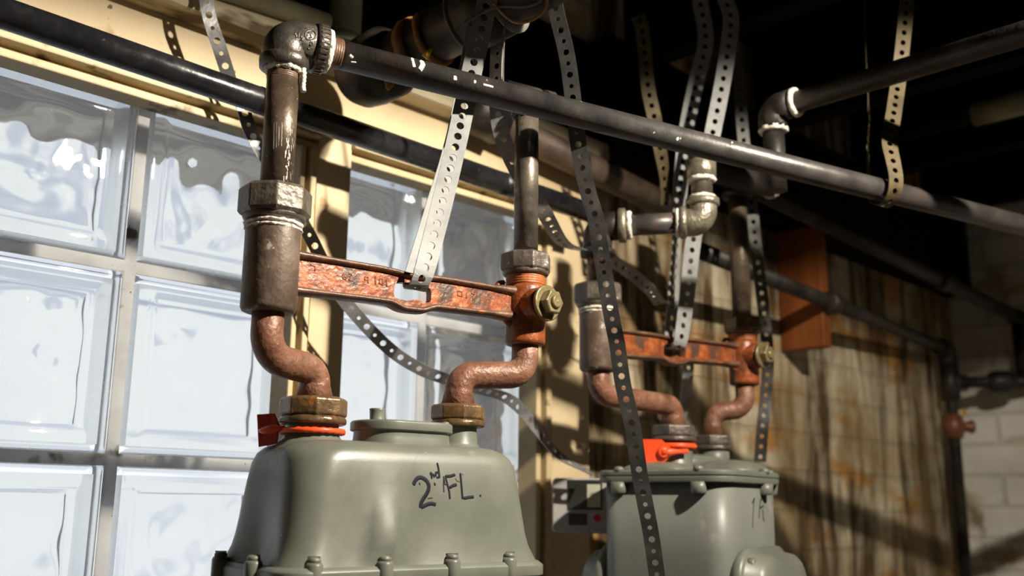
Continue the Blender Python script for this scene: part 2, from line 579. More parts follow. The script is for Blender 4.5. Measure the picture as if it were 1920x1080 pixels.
def block_mesh(seed, S_=.188, T=.046):
    """a hollow glass block: rounded rim, sunken wavy panes on both sides"""
    mb = MB()
    side_start = []
    h = S_ / 2
    edge = [0, .0012, .003, .006, .010, .015, .019, .0225, .026, .030]
    cs = [-h + e for e in edge]
    n = 22
    cs += [-h + .03 + (S_ - .06) * i / n for i in range(1, n)]
    cs += [h - e for e in reversed(edge)]

    def dep(d):   # outer surface: 0 at the arris is set back, rim proud, pane sunken
        if d < .006:
            return .006 - math.sqrt(max(0, .006 ** 2 - (.006 - d) ** 2))
        if d < .019:
            return 0
        if d < .026:
            q = (d - .019) / .007
            return .0045 * q * q * (3 - 2 * q)
        return .0045

    def sheet(y, sgn, wav, k, half, off):
        vs, fs = [], []
        sc = half / h
        for z in cs:
            for x in cs:
                d = min(h - abs(x), h - abs(z))
                b = max(0, min(1, (d - .022) / .02))
                yy = off(d) + (wav(x, z) * b if wav else 0)
                vs.append((x * sc, y + sgn * yy, z * sc))
        m_ = len(cs)
        for i in range(m_ - 1):
            for j in range(m_ - 1):
                f = (i * m_ + j, i * m_ + j + 1, (i + 1) * m_ + j + 1, (i + 1) * m_ + j)
                fs.append(f if k else f[::-1])
        mb.add(vs, fs, True)
        rim = [j for j in range(m_)] + [i * m_ + m_ - 1 for i in range(1, m_)] + [(m_ - 1) * m_ + j for j in range(m_ - 2, -1, -1)] + [i * m_ for i in range(m_ - 2, 0, -1)]
        return [V(vs[i]) for i in rim]

    def sides(r0, r1, k):
        n_ = len(r0)
        fs = []
        side_start.append((len(mb.f), n_))
        for i in range(n_):
            j = (i + 1) % n_
            f = (i, j, n_ + j, n_ + i)
            fs.append(f if k else f[::-1])
        mb.add(r0 + r1, fs, False)
    a = sheet(0, 1, wavy(seed, .0004), True, h, dep)
    b_ = sheet(T, -1, wavy(seed + 50, .0004), False, h, dep)
    sides(a, b_, False)
    ti = .0095
    a = sheet(ti, 1, wavy(seed + 100, .0015), False, h - .009, lambda d: .002 if d > .02 else .002 * d / .02)
    b_ = sheet(T - ti, -1, wavy(seed + 150, .0015), True, h - .009, lambda d: .002 if d > .02 else .002 * d / .02)
    sides(a, b_, True)
    me = bpy.data.meshes.new('glass_block')
    me.from_pydata(mb.v, [], mb.f)
    me.polygons.foreach_set('use_smooth', mb.sm)
    me.materials.append(M['glass'])
    me.materials.append(M['edge_coat'])
    for a0, n0 in side_start:
        for i in range(a0, a0 + n0):
            me.polygons[i].material_index = 1
    me.update()
    return me


BLK = [block_mesh(s) for s in (3, 11, 23, 37, 41)]
PITCHB = .2


def window(n, xs, x_lo, x_hi, seed):
    win = thing('window_%d' % n, V(((x_lo + x_hi) / 2, 0, GZ0)), None, None)
    win['kind'] = 'structure'
    zs = [1.941 - PITCHB * (k + 1) for k in range(5)]
    g = MB()
    t = .006
    for x in sorted(set(xs + [xs[-1] + PITCHB])):
        g.aabb(x - t, x + t, .0130, .0195, GZ0, GZ1)
    for z in zs + [1.941]:
        for x in xs:
            g.aabb(x + t, x + PITCHB - t, .0130, .0195, z - t, z + t)
    mk('mortar_joint', g, M['mortar'], win, fix=False)
    r = random.Random(seed)
    for x in xs:
        for z in zs:
            o = bpy.data.objects.new('glass_block', BLK[r.randrange(len(BLK))])
            COL.objects.link(o)
            o.parent = win
            c = V((x + PITCHB / 2, .012, z + PITCHB / 2))
            o.location = c - WL[win.name]
            WL[o.name] = c
            o.rotation_euler = (0, r.choice((0, math.pi / 2, math.pi, -math.pi / 2)), 0)
    return win


JX = .436
win1 = window(1, [JX - 2 * PITCHB, JX - PITCHB, JX], .036, .64, 5)
win2 = window(2, [JX + PITCHB, JX + 2 * PITCHB], .625, 1.025, 9)
# frames and mouldings
HB, HT = 1.928, 2.015
hb = MB().aabb(X0, 1.135, -.02, 0, HB + .012, HT)
st('trim_4', hb, M['cream'])
mul = MB().aabb(.638, .686, -.02, .0, GZ0 - .1, HB + .012)
st('trim_5', mul, M['cream'])
rb = MB().aabb(1.052, 1.135, -.02, .0, .2, HB + .012)
st('trim_6', rb, M['cream'])


def moulding(parent, x0, x1, z0, z1, vertical):
    if vertical:
        m = MB()
        for a, b, y in ((0, .25, -.024), (.25, .42, -.014), (.42, .7, -.029), (.7, 1, -.018)):
            m.aabb(x0 + (x1 - x0) * a, x0 + (x1 - x0) * b, y, .014, z0, z1)
    else:
        m = MB()
        for a, b, y in ((0, .3, -.016), (.3, .45, -.010), (.45, .75, -.028), (.75, 1, -.022)):
            m.aabb(x0, x1, y, .014, z0 + (z1 - z0) * a, z0 + (z1 - z0) * b)
    return mk('moulding', m, M['cream_trim'], parent, bevel=.0018, fix=False)


moulding(win1, -.1, .638, HB - .012, HB + .018, False)
moulding(win1, .612, .640, GZ0, HB - .012, True)
moulding(win2, .686, 1.055, HB - .012, HB + .018, False)
moulding(win2, 1.018, 1.056, GZ0, HB - .012, True)

# ------------------------------------------------------------------ strap builder
def strap(mb, pts, dirs, width, pitch=.0125, hole=.0042, alt=None, sub=10, phase=0):
    """perforated steel band; dirs: across-the-band direction at every point"""
    path = smooth_path(pts, sub)
    dd = smooth_path(dirs, sub)
    cum = [0]
    for i in range(1, len(path)):
        cum.append(cum[-1] + (path[i] - path[i - 1]).length)

    def at(s):
        s = max(0, min(cum[-1] - 1e-9, s))
        lo, hi = 0, len(cum) - 1
        while hi - lo > 1:
            m = (lo + hi) // 2
            if cum[m] <= s:
                lo = m
            else:
                hi = m
        q = (s - cum[lo]) / max(1e-9, cum[hi] - cum[lo])
        p = path[lo].lerp(path[hi], q)
        t = (path[min(hi + 1, len(path) - 1)] - path[max(lo - 1, 0)]).normalized()
        d = dd[lo].lerp(dd[hi], q)
        d = (d - t * d.dot(t)).normalized()
        return p, d
    n = max(1, int(cum[-1] / pitch))
    pit = cum[-1] / n
    K = 16
    hw = width / 2
    for c in range(n):
        s0 = c * pit
        r = hole if alt is None or c % 2 == 0 else alt
        wl = hw
        sq, ci = [], []
        for k in range(K):
            a = 2 * math.pi * k / K
            ca, sa = math.cos(a), math.sin(a)
            q = 1 / max(abs(ca) , abs(sa))
            u, v_ = ca * q, sa * q
            sq.append((pit / 2 * u + pit / 2, wl * v_))
            ci.append((r * ca + pit / 2, r * sa))
        vs = []
        for s_, w_ in sq + ci:
            p, d = at(s0 + s_)
            vs.append(p + d * w_)
        mb.add(vs, [(k, (k + 1) % K, K + (k + 1) % K, K + k) for k in range(K)], False)
    return mb


def finish_strap(o, th=.0011):
    m = o.modifiers.new('gauge', 'SOLIDIFY')
    m.thickness, m.offset = th, 0
    return o


def xdir(yaw, tilt=0):
    """direction across a strap: level, yaw degrees from the picture-parallel direction (positive: right edge further away)"""
    a = math.radians(yaw)
    return (_rh * math.cos(a) + _fh * math.sin(a)) * math.cos(math.radians(tilt)) + V((0, 0, math.sin(math.radians(tilt))))


def hanger(name, pts, width, m, label, yaw=0, pitch=.0125, hole=.0042, alt=None, group='perforated hanger straps', depth='z', sub=10):
    """pts: (px, py, distance[, yaw[, tilt]])"""
    P3, D3 = [], []
    for q in pts:
        P3.append(P(q[0], q[1], q[2]) if depth == 'z' else Wp(q[0], q[1], q[2]))
        D3.append(xdir(q[3] if len(q) > 3 else yaw, q[4] if len(q) > 4 else 0))
    mb = strap(MB(), P3, D3, width, pitch, hole, alt, sub)
    o = mk(name, mb, m, None, label, 'strap', group)
    return finish_strap(o)


# ------------------------------------------------------------------ pipework of the near meter
ZUP = V((0, 0, 1))
LLp = P(508, 506, .85)          # left leg axis, at bar height
RLp = P(985, 574, 1.02)         # right leg axis, at bar height


def on_leg(leg, py):
    """point of a plumb leg at picture height py"""
    lo, hi = leg.z - .6, leg.z + .6
    for _ in range(40):
        m = (lo + hi) / 2
        d = V((leg.x, leg.y, m)) - EYE
        yy = 540 - F * d.dot(UP) / d.dot(FWD)
        if yy > py:
            lo = m
        else:
            hi = m
    return V((leg.x, leg.y, (lo + hi) / 2))


main1 = P(1655, 357, 1.205)
ecorner = on_leg(LLp, 77)
mdir = (main1 - ecorner).normalized()
main0 = ecorner + mdir * .052
main_end = main0 + mdir * 1.45


def ring_dope(o, axis, r, w, parent, name='pipe_dope', n=40, wob=.0009):
    return mk(name, MB().lathe(o, axis, [(0, r * .96), (.0008, r + .0016), (w * .5, r + .0022), (w - .0008, r + .0014), (w, r * .96)], n, True, wob=wob), M['white_dope'], parent)


def pipe_threads(o, axis, r, L_, m, parent, turns=5, name='thread'):
    prof = [(0, r * .93)]
    for i in range(turns):
        a = L_ * i / turns
        prof += [(a + L_ / turns * .15, r * .95), (a + L_ / turns * .55, r), (a + L_ / turns * .95, r * .95)]
    prof.append((L_, r * .93))
    return mk(name, MB().lathe(o, axis, prof, 36, True), m, parent)


def decal_strokes(target, strokes, r, sink=.55, n=8, step=1.2):
    """raised marks that follow the surface of target along sight lines through picture points"""
    bm = bmesh.new()
    bm.from_mesh(target.data)
    bv = BVHTree.FromBMesh(bm)
    c = WL[target.name]
    mb = MB()
    for s in strokes:
        rr = r
        if isinstance(s, tuple) and isinstance(s[0], (int, float)):
            rr, s = s
        raw = [V((x, y, 0)) for x, y in s]
        if len(raw) == 1:
            raw = [raw[0] - V((.6, 0, 0)), raw[0] + V((.6, .4, 0))]
        path = []
        for i in range(len(raw) - 1):
            k = max(1, int((raw[i + 1] - raw[i]).length / step))
            path += [raw[i].lerp(raw[i + 1], j / k) for j in range(k)]
        path.append(raw[-1])
        q = []
        for p in path:
            h, nrm, _, _ = bv.ray_cast(EYE - c, ray(p.x, p.y).normalized())
            if h is not None:
                if nrm.dot(ray(p.x, p.y)) > 0:
                    nrm = -nrm
                q.append(h + c - nrm * rr * sink)
        if len(q) > 1:
            rad = [rr * (.82 if i in (0, len(q) - 1) else 1) for i in range(len(q))]
            mb.tube(q, rr, n, radii=rad)
    bm.free()
    return mb


# gas supply run: long black pipe, elbow, drop nipple
sup = thing('gas_supply_pipe', on_leg(LLp, 340), 'long dark iron gas pipe running overhead from a cast elbow and brown drop pipe', 'pipe')
# straight dark pipe
mk('long_pipe', MB().tube([main0 - mdir * .012, main_end], .0136, 40), M['black_pipe'], sup)
# elbow body: a fat quarter bend from the drop up and over to the pipe
mouth = ecorner + mdir * .034
edrop = on_leg(LLp, 120)
corner = ecorner
body = fillet([edrop - ZUP * .002, corner, mouth - mdir * .004], .027, 14)
eb = MB().tube(body, .0205, 40)
elbow = mk('elbow', eb, M['cast_elbow'], sup)
b_ = MB()
b_.lathe(edrop - ZUP * .006, ZUP, [(0, .0185), (.001, .0215), (.009, .0222), (.0115, .0205), (.012, .0180)], 40, True)
ld = (corner - mouth).normalized()
b_.lathe(mouth + mdir * .003, ld, [(0, .0165), (.0012, .0222), (.0095, .0230), (.0128, .0215), (.013, .019)], 40, True)
for k in range(30):   # ribs on the horizontal bead
    a, bb = frame(ld)
    t = 2 * math.pi * k / 30
    d = a * math.cos(t) + bb * math.sin(t)
    b_.box(mouth + mdir * .003 + ld * .006 + d * .0226, ld * .0038, d * .0007, ld.cross(d) * .0011)
mk('bead', b_, M['cast_elbow'], elbow)
ring_dope(mouth + mdir * .001, mdir, .0178, .0062, elbow, wob=.0006)
dp = MB().lathe(edrop - ZUP * .0095, ZUP, [(0, .0145), (.0008, .0172), (.003, .0182), (.005, .017), (.0055, .014)], 40, True, wob=.0012)
dpath = [on_leg(LLp, 122) + RGT * .0165 - FWD * .004, on_leg(LLp, 135) + RGT * .0185 - FWD * .003, on_leg(LLp, 150) + RGT * .0185 - FWD * .002, on_leg(LLp, 163) + RGT * .0180,
         on_leg(LLp, 172) + RGT * .0188]
dp.tube(smooth_path(dpath, 5), .002, 8, radii=[.0016 + .0012 * abs(math.sin(i * 1.3)) for i in range(21)])
mk('pipe_dope', dp, M['white_dope'], elbow)
pipe_threads(mouth + mdir * .006, mdir, .0146, .011, M['rust_dark'], sup)
for st_ in [(.0024, [(772, 106), (777, 126)]), (.0036, [(788, 110), (793, 120), (787, 132)]), (.0030, [(853, 142), (854, 151)]), (.0024, [(888, 152), (893, 154)]),
            (.0014, [(906, 158), (925, 163)]), (.0022, [(655, 103), (662, 108)]), (.001, [(658, 116), (668, 117)]), (.0034, [(1269, 259), (1272, 262)]), (.0026, [(1371, 266), (1374, 268)])]:
    mb_ = decal_strokes(bpy.data.objects['long_pipe'], [st_], .002, .72)
    if mb_.v:
        mk('paint_mark', mb_, M['white_dope'], sup, 'dab of white paint')
mk('drop_pipe', MB().tube([on_leg(LLp, 352), edrop - ZUP * .004], .0142, 36), M['brown_pipe'], sup, 'brown drop pipe scraped to bare metal')
rs = random.Random(4)
scr = []
for k in range(46):
    x = rs.gauss(543, 5)
    y = rs.choice((rs.gauss(245, 28), rs.gauss(300, 22)))
    scr.append((rs.uniform(.0004, .0008), [(x + .035 * (215 - y), y), (x + .035 * (215 - y) - .4, y + rs.uniform(3, 16))]))
for k in range(8):
    x = rs.uniform(512, 530)
    scr.append((.0004, [(x, rs.uniform(225, 245)), (x - .8, rs.uniform(255, 280))]))
mk('scrape', decal_strokes(bpy.data.objects['drop_pipe'], scr, .0006, .8, 6), M['bare_steel'], sup, 'scratches down to bright steel')
pipe_threads(edrop - ZUP * .016, ZUP, .0146, .009, M['rust_dark'], sup)
# cast marks on the elbow
ms = decal_strokes(elbow, [[(552, 65), (555, 61), (556, 71)], [(560, 62), (560, 72)], [(563, 70), (567, 69), (568, 73), (564, 75), (569, 76)],
                           [(582 + 10 * math.cos(t * .4), 66 + 9 * math.sin(t * .4)) for t in range(17)],
                           [(578, 62), (583, 61), (582, 66), (585, 70), (579, 71)], [(572, 53), (588, 55)],
                           [(581, 86), (582, 79), (587, 80), (586, 85), (581, 86)], [(577, 90), (580, 93)]], .0009, .3, 6)
mk('cast_mark', ms, M['cast_elbow'], elbow)

# union and insulated sleeve of the left leg
def meter_bar(A, B, s, label, pxhole, near):
    """one bar of a meter set: sleeve on the left leg A, shut-off valve on the right leg B, I-shaped bar between"""
    t = thing('meter_bar', (A + B) / 2, label, 'meter bar', 'meter bars')
    d = B - A
    d.z = 0
    L_ = d.length
    d.normalize()
    nf = V((d.y, -d.x, 0))
    # sleeve
    up = .0435
    sl = MB().lathe(A - ZUP * .0375, ZUP, [(0, .0195), (.0012, .0222), (.004, .0236), (.060, .0236), (.074, .0238), (.0765, .0232), (.0775, .0215)], 44, True)
    mk('sleeve', sl, M['cup'], t)
    un = thing_part = MB().nut(A + ZUP * .046, ZUP, .026, .0315, 8, d, .14)
    un.lathe(A + ZUP * .041, ZUP, [(0, .0225), (.002, .0262), (.006, .0275)], 32, True)
    nut = mk('union_nut', un, M['nut_grey'], t, bevel=.0012)
    ring_dope(A + ZUP * .0372, ZUP, .0232, .0042, nut, n=44, wob=.0007)
    ring_dope(A + ZUP * .0335, ZUP, .0226, .0036, nut, n=44, wob=.0006)
    # valve body
    vb = MB().lathe(B - ZUP * .041, ZUP, [(0, .0175), (.0012, .0200), (.004, .0205), (.022, .0205), (.028, .0218), (.04, .0226), (.052, .0218), (.058, .0202), (.062, .0196)], 40, True)
    vb.lathe(B - ZUP * .002, nf, [(-.022, .0135), (-.018, .016), (0, .0185), (.012, .0185), (.027, .0172), (.031, .0165)], 32, True)
    vb.tube(fillet([B - d * .019 + ZUP * .024 - nf * .012, B - d * .027 + ZUP * .022 - nf * .012, B - d * .027 + ZUP * .008 - nf * .012], .004, 5), .0028, 10)
    vb.tube(fillet([B - d * .016 - ZUP * .022, B - d * .025 - ZUP * .018, B - d * .024 - ZUP * .008], .004, 5), .0038, 10)
    valve = mk('shutoff_valve', vb, M['rust'], t, 'rust orange shut-off valve body')
    pipe_threads(B + ZUP * .0205, ZUP, .0208, .0125, M['thread_rust'], valve, 5)
    vn = MB().nut(B + ZUP * .0345, ZUP, .020, .0268, 8, d, .12)
    vn.lathe(B + ZUP * .031, ZUP, [(0, .0205), (.001, .0235), (.005, .0245)], 32, True)
    mk('union_nut', vn, M['nut_brown'] if not near else M['nut_grey'], t, bevel=.001)
    # plug
    pc = B - ZUP * .002 + nf * .031
    ax = (nf + d * .12).normalized()
    pm = MB().lathe(pc, ax, [(0, .0165), (.0012, .0182), (.0042, .0182), (.0048, .0168)], 36, True)
    pl = mk('plug_washer', pm, M['olive'], valve)
    pm2 = MB().nut(pc + ax * .0048, ax, .0095, .0128, 6, ZUP, .12)
    pm2.lathe(pc + ax * .014, ax, [(0, .0072), (.0022, .0068), (.0035, .0055)], 20, True)
    pm2.lathe(pc + ax * .0174, ax, [(0, .0016), (.0006, .0012)], 10, True)
    mk('plug_nut', pm2, M['olive'], valve, bevel=.0008)
    # the bar itself: web with a slot, lips along top and bottom
    s0, s1 = .018, L_ - .016
    sm = s0 + (s1 - s0) * pxhole
    hs = .0205

    def zt(q):
        return (.0168 - .003 * (q - s0) / (s1 - s0)) - .0022 * math.exp(-((q - sm) / .02) ** 2)

    def zb(q):
        return -(.0168 - .003 * (q - s0) / (s1 - s0)) - .0052 * math.exp(-((q - sm) / .019) ** 4)
    web = MB()
    N = 90
    th = .0042

    def strip(fn_lo, fn_hi, qa, qb, n):
        rings = []
        for i in range(n + 1):
            q = qa + (qb - qa) * i / n
            a, b = fn_lo(q), fn_hi(q)
            o = A + d * q + ZUP * ((B.z - A.z) * q / L_)
            rings.append([o + nf * th + ZUP * a, o + nf * th + ZUP * b, o - nf * th + ZUP * b, o - nf * th + ZUP * a])
        web.rings(rings, False)

    def hole_t(q):
        e = max(0, 1 - abs((q - sm) / hs) ** 3)
        return zt(sm) - .0075 - .0065 * (1 - e ** .4)

    def hole_b(q):
        e = max(0, 1 - abs((q - sm) / hs) ** 3)
        bump = .003 * math.exp(-((q - sm - .004) / .006) ** 2)
        return zb(sm) + .0085 + .0040 * (1 - e ** .4) + bump
    strip(zb, zt, s0, sm - hs, 40)
    strip(zb, zt, sm + hs, s1, 40)
    strip(hole_t, zt, sm - hs, sm + hs, 40)
    strip(zb, hole_b, sm - hs, sm + hs, 40)
    wb = mk('bar_web', web, M['rust'], t, 'rust orange web of the bar with its middle slot', fix=False)
    lip = MB()
    for fn, sg in ((zt, 1), (zb, -1)):
        pts = []
        for i in range(61):
            q = s0 - .004 + (s1 - s0 + .006) * i / 60
            pts.append(A + d * q + ZUP * ((B.z - A.z) * q / L_ + fn(q) - sg * .001))
        rings = []
        for i, p in enumerate(pts):
            tt = (pts[min(i + 1, 60)] - pts[max(i - 1, 0)]).normalized()
            u = nf
            v_ = tt.cross(u)
            fl = 1 + .5 * max(0, 1 - i / 8) + .9 * max(0, (i - 52) / 8)
            rings.append([p + u * .0094 * math.cos(2 * math.pi * k / 20) * (1 + .1 * (fl - 1)) + v_ * .0034 * fl * math.sin(2 * math.pi * k / 20) for k in range(20)])
        lip.rings(rings, True)
    mk('bar_lip', lip, M['rust_dark'], t)
    return t, wb, d, nf


mb1, web1, d1, nf1 = meter_bar(LLp, RLp, 1, 'large rusty meter bar with brown sleeve, above the meter marked 2nd FL.', .50, True)
for st_ in [[(648, 512), (643, 516), (643, 522), (648, 524), (650, 519), (644, 518)], [(654, 514), (659, 513), (660, 518), (654, 525), (662, 526)],
                            [(689, 519), (684, 520), (684, 525), (690, 524), (690, 519), (690, 531)], [(704, 518), (704, 533)], [(712, 522), (711, 531), (717, 534), (718, 523), (712, 522)],
                            [(725, 524), (725, 537)], [(582, 496), (592, 500), (590, 508)], [(858, 545), (866, 547), (866, 556), (858, 554), (858, 545)], [(875, 548), (874, 559)], [(884, 550), (892, 552), (886, 561)]]:
    mk('cast_numeral', decal_strokes(web1, [st_], .0009, .2, 6), M['rust'], web1)

# right leg of the near set: steel pipe rising behind the main
rtop = on_leg(RLp, 206)
rise = thing('riser_pipe', on_leg(RLp, 455), 'tarnished steel riser pipe from the near rusty valve up behind the long dark pipe', 'pipe')
mk('steel_pipe', MB().tube([on_leg(RLp, 468), rtop + ZUP * .008], .0127, 32), M['steel_leg'], rise)
mk('coupling', MB().lathe(on_leg(RLp, 222), ZUP, [(0, .0135), (.001, .0165), (.006, .0168), (.008, .0155), (.012, .0140)], 36, True), M['dark_iron'], rise)
tq = on_leg(RLp, 186)
mk('tee', MB().tube([tq - mdir * .028, tq + mdir * .03], .0145, 24), M['dark_iron'], rise)

# swivels and union nuts onto the meter
def swivel(pts, r, label, zup=ZUP):
    ps = fillet(pts, .027, 10)
    n = len(ps)
    radii = [r * (1 + .32 * max(0, (i - (n - 2.5)) / 1.5)) for i in range(n)]
    return ps, radii


hubL = P(586, 800, .873)
hubR = P(858, 803, .968)


def swiv_thing(leg, ytop, hub, name_label, r, nutr, nuth, sides, level, nutm, group, zn):
    """leg: plumb axis above, hub: centre of the meter's neck top; a two-bend pipe between"""
    top = on_leg(leg, ytop)
    bot = hub + ZUP * (zn + nuth * .9)
    lv = top.z + (bot.z - top.z) * level
    a = V((leg.x, leg.y, lv))
    b = V((hub.x, hub.y, lv - .004))
    pts = fillet([top + ZUP * .004, a, b, bot], .03, 12)
    n = len(pts)
    t = thing('meter_swivel', hub + ZUP * zn, name_label, 'pipe', group)
    radii = []
    for p in pts:
        q = max(0, 1 - (p.z - bot.z) / .012)
        radii.append(r * (1 + .28 * q * q))
    mk('bent_pipe', MB().tube(pts, r, 32, radii=radii), M['swivel'], t)
    nm = MB().nut(hub + ZUP * (zn + .006), ZUP, nuth - .006, nutr, sides, d1, .13)
    nm.lathe(hub + ZUP * zn, ZUP, [(0, nutr * .92), (.001, nutr * .985), (.0045, nutr * .985), (.007, nutr * .92)], 40, True)
    mk('union_nut', nm, nutm, t, bevel=.001)
    return t


swiv_thing(LLp, 583, hubL, 'S-bent pipe with large nut joining the brown sleeve to the 2nd FL. meter', .0136, .0298, .0235, 8, .56, M['nut_brown'], 'meter swivels', .0015)
swiv_thing(RLp, 645, hubR, 'S-bent pipe with hex nut joining the near valve to the 2nd FL. meter', .0136, .0268, .0215, 8, .47, M['nut_brown'], 'meter swivels', .0008)

# ------------------------------------------------------------------ near meter
def rrect(c, d, n, w, dp, r, k=8, fn=None, z=0):
    """rounded rectangle ring around c, w along d, dp along n"""
    out = []
    hw, hd = w / 2, dp / 2
    for cx, cy, a0 in ((hw - r, hd - r, 0), (-hw + r, hd - r, 90), (-hw + r, -hd + r, 180), (hw - r, -hd + r, 270)):
        for i in range(k + 1):
            a = math.radians(a0 + 90 * i / k)
            out.append((cx + r * math.cos(a), cy + r * math.sin(a)))
    # extra points along the straight sides
    full = []
    m = len(out)
    for i in range(m):
        p, q = out[i], out[(i + 1) % m]
        full.append(p)
        L_ = math.hypot(q[0] - p[0], q[1] - p[1])
        s = 14 if (i % (k + 1)) == k else 1
        for j in range(1, s):
            full.append((p[0] + (q[0] - p[0]) * j / s, p[1] + (q[1] - p[1]) * j / s))
    res = []
    for x, y in full:
        if fn:
            x, y = fn(x, y, z, hw, hd)
        res.append(c + d * x + n * y)
    return res


Cm = (hubL + hubR) / 2
zt1 = P(720, 836, .915).z           # crown of the casting
zf1 = zt1 - .109                    # flange


def lobes(x, y, z, hw, hd):
    """front and back: a rib down the middle that grows towards the flange; ends: a hollow"""
    q = max(0, min(1, (zt1 - .022 - z) / .09))
    q2 = max(0, min(1, (zt1 - .040 - z) / .055))
    if abs(y) > hd * .55:
        s = 1 if y > 0 else -1
        rib = math.exp(-((x + .040) / .0082) ** 2) * .019 * q2 ** .7 * max(0, min(1, (z - zt1 + .104) / .022))
        lob = -.0045 * q * math.exp(-((abs(x + .040) - .03) / .016) ** 2)
        y += s * (rib + lob)
    if abs(x) > hw * .8:
        s = 1 if x > 0 else -1
        x -= s * .011 * q * math.exp(-(y / .028) ** 2)
    return x, y


def meter_one():
    t = thing('gas_meter', V((Cm.x, Cm.y, zf1)), 'near grey-green gas meter marked 2nd FL. in black marker', 'gas meter', 'gas meters')
    d, n = d1, nf1
    prof = [(0.000, .160, .060, .028), (.0004, .190, .084, .034), (-.0015, .206, .100, .036), (-.005, .219, .111, .036), (-.010, .228, .118, .035), (-.018, .2335, .123, .034),
            (-.035, .238, .127, .032), (-.05, .241, .130, .031), (-.065, .244, .133, .030), (-.078, .247, .137, .030), (-.088, .250, .141, .029), (-.096, .255, .145, .027),
            (-.101, .259, .148, .026), (-.104, .262, .150, .025)]
    rings = [rrect(V((Cm.x, Cm.y, zt1 + z)), d, n, w, dp, r, 9, lobes, zt1 + z) for z, w, dp, r in prof]
    b = MB()
    b.rings(rings, True)
    # necks
    for hb_, r0 in ((hubL, .0225), (hubR, .0185)):
        hgt = hb_.z - zt1
        b.lathe(V((hb_.x, hb_.y, zt1 - .012)), ZUP, [(0, r0 + .012), (.012, r0 + .006), (.015, r0 + .0025), (.018, r0 + .001), (.0135 + hgt, r0)], 40, True)
    body = mk('upper_casting', b, M['meter'], t, fix=False)
    # lower casting, flange and screws
    lo = MB()
    rings = [rrect(V((Cm.x, Cm.y, zf1 + z)), d, n, w, dp, r, 9) for z, w, dp, r in
             ((-.0045, .262, .150, .025), (-.008, .254, .146, .024), (-.012, .246, .140, .024), (-.04, .243, .138, .024), (-.12, .240, .136, .024), (-.145, .236, .132, .024))]
    lo.rings(rings, True)
    mk('lower_casting', lo, M['meter'], t)
    fl = MB()
    rings = [rrect(V((Cm.x, Cm.y, zf1 + z)), d, n, w, dp, r, 9) for z, w, dp, r in
             ((-.006, .266, .154, .026), (-.005, .270, .158, .027), (.004, .270, .158, .027), (.0075, .262, .152, .026))]
    fl.rings(rings, True)
    mk('flange', fl, M['meter'], t, bevel=.0008)
    for u, v_, fr in ((-.107, .0725, 1), (-.045, .0755, 1), (.022, .0755, 1), (.085, .0735, 1), (-.1345, .022, 1), (-.1345, -.045, 1), (.132, .02, 1)):
        c = V((Cm.x, Cm.y, zf1)) + d * u + n * v_
        bs = MB().lathe(c - ZUP * .011, ZUP, [(0, .0062), (.001, .0072), (.020, .0072), (.0225, .0062)], 20, True)
        o = mk('bolt_boss', bs, M['meter'], t)
        sc = MB().lathe(c + ZUP * .0112, ZUP, [(0, .0052), (.0026, .0054), (.0042, .0040), (.0046, .001)], 18, True)
        sc.box(c + ZUP * .0157, (d + n).normalized() * .005, (d - n).normalized() * .0007, ZUP * .0006)
        mk('screw', sc, M['meter'], o)
    # top index cover and its peg
    cc = Cm + d * .012 + n * .004
    cv = MB()
    zc_ = zt1
    rings = [rrect(V((cc.x, cc.y, zc_ + z)), d, n, w, dp, r, 9) for z, w, dp, r in
             ((-.004, .098, .062, .03), (.006, .094, .058, .0285), (.0125, .093, .057, .028), (.0125, .099, .063, .031), (.0135, .100, .064, .0318), (.020, .100, .064, .0318), (.0215, .097, .061, .030))]
    cv.rings(rings, True)
    cov = mk('top_cover', cv, M['meter'], t, bevel=.0006)
    pp = P(707, 790, .905)
    pg = MB().lathe(V((pp.x, pp.y, zc_ + .0205)), ZUP, [(0, .0072), (.001, .0066), (.0105, .0072), (.0118, .0074), (.0122, .0066)], 24, True)
    mk('cover_peg', pg, M['meter'], cov)
    sc2 = cc + d * .040 + n * .012
    mk('screw', MB().lathe(V((sc2.x, sc2.y, zc_ + .021)), ZUP, [(0, .0042), (.0018, .0042), (.003, .0032), (.0034, .001)], 16, True), M['meter'], cov)
    # handwriting
    def q(*pts):
        return [(740 + x / 9.6, 860 + y / 9.6) for x, y in pts]
    two = [(p.x, p.y) for p in smooth_path([V((x, y, 0)) for x, y in q((335, 485), (375, 400), (430, 350), (500, 355), (575, 410), (608, 490), (595, 580), (545, 670), (490, 760), (465, 830), (470, 890))], 6)]
    base = [(p.x, p.y) for p in smooth_path([V((x, y, 0)) for x, y in q((470, 885), (540, 850), (620, 815), (690, 815), (745, 840))], 5)]
    S_ = [(.0036, two), (.0036, base), (.0012, q((440, 420), (458, 485))), (.0011, q((590, 720), (690, 708))),
          (.0018, q((640, 300), (655, 235))), (.0018, q((655, 235), (670, 370))), (.0017, q((665, 340), (690, 270), (715, 350))),
          (.0021, q((735, 330), (745, 250), (795, 260), (805, 340), (745, 340))), (.0021, q((765, 70), (785, 150), (800, 260), (808, 350))),
          (.0032, q((705, 465), (740, 455))),
          (.0013, q((885, 310), (880, 480), (888, 610))), (.0028, q((900, 325), (1000, 320), (1095, 290))), (.0020, q((915, 330), (955, 480), (985, 600), (998, 735))),
          (.0029, q((980, 530), (1050, 490), (1125, 470))), (.0008, q((1090, 350), (1115, 400), (1175, 425))), (.0011, q((890, 350), (905, 465), (960, 470))),
          (.0023, q((1183, 255), (1200, 450), (1225, 735))), (.0009, q((1215, 270), (1235, 300))), (.0029, q((1235, 720), (1330, 700), (1430, 690))), (.0026, q((1545, 645), (1538, 690)))]
    mk('marker_writing', decal_strokes(body, S_, .002, .8), M['ink'], t, 'black marker writing 2nd FL.')
    return t, body


meter1, body1 = meter_one()

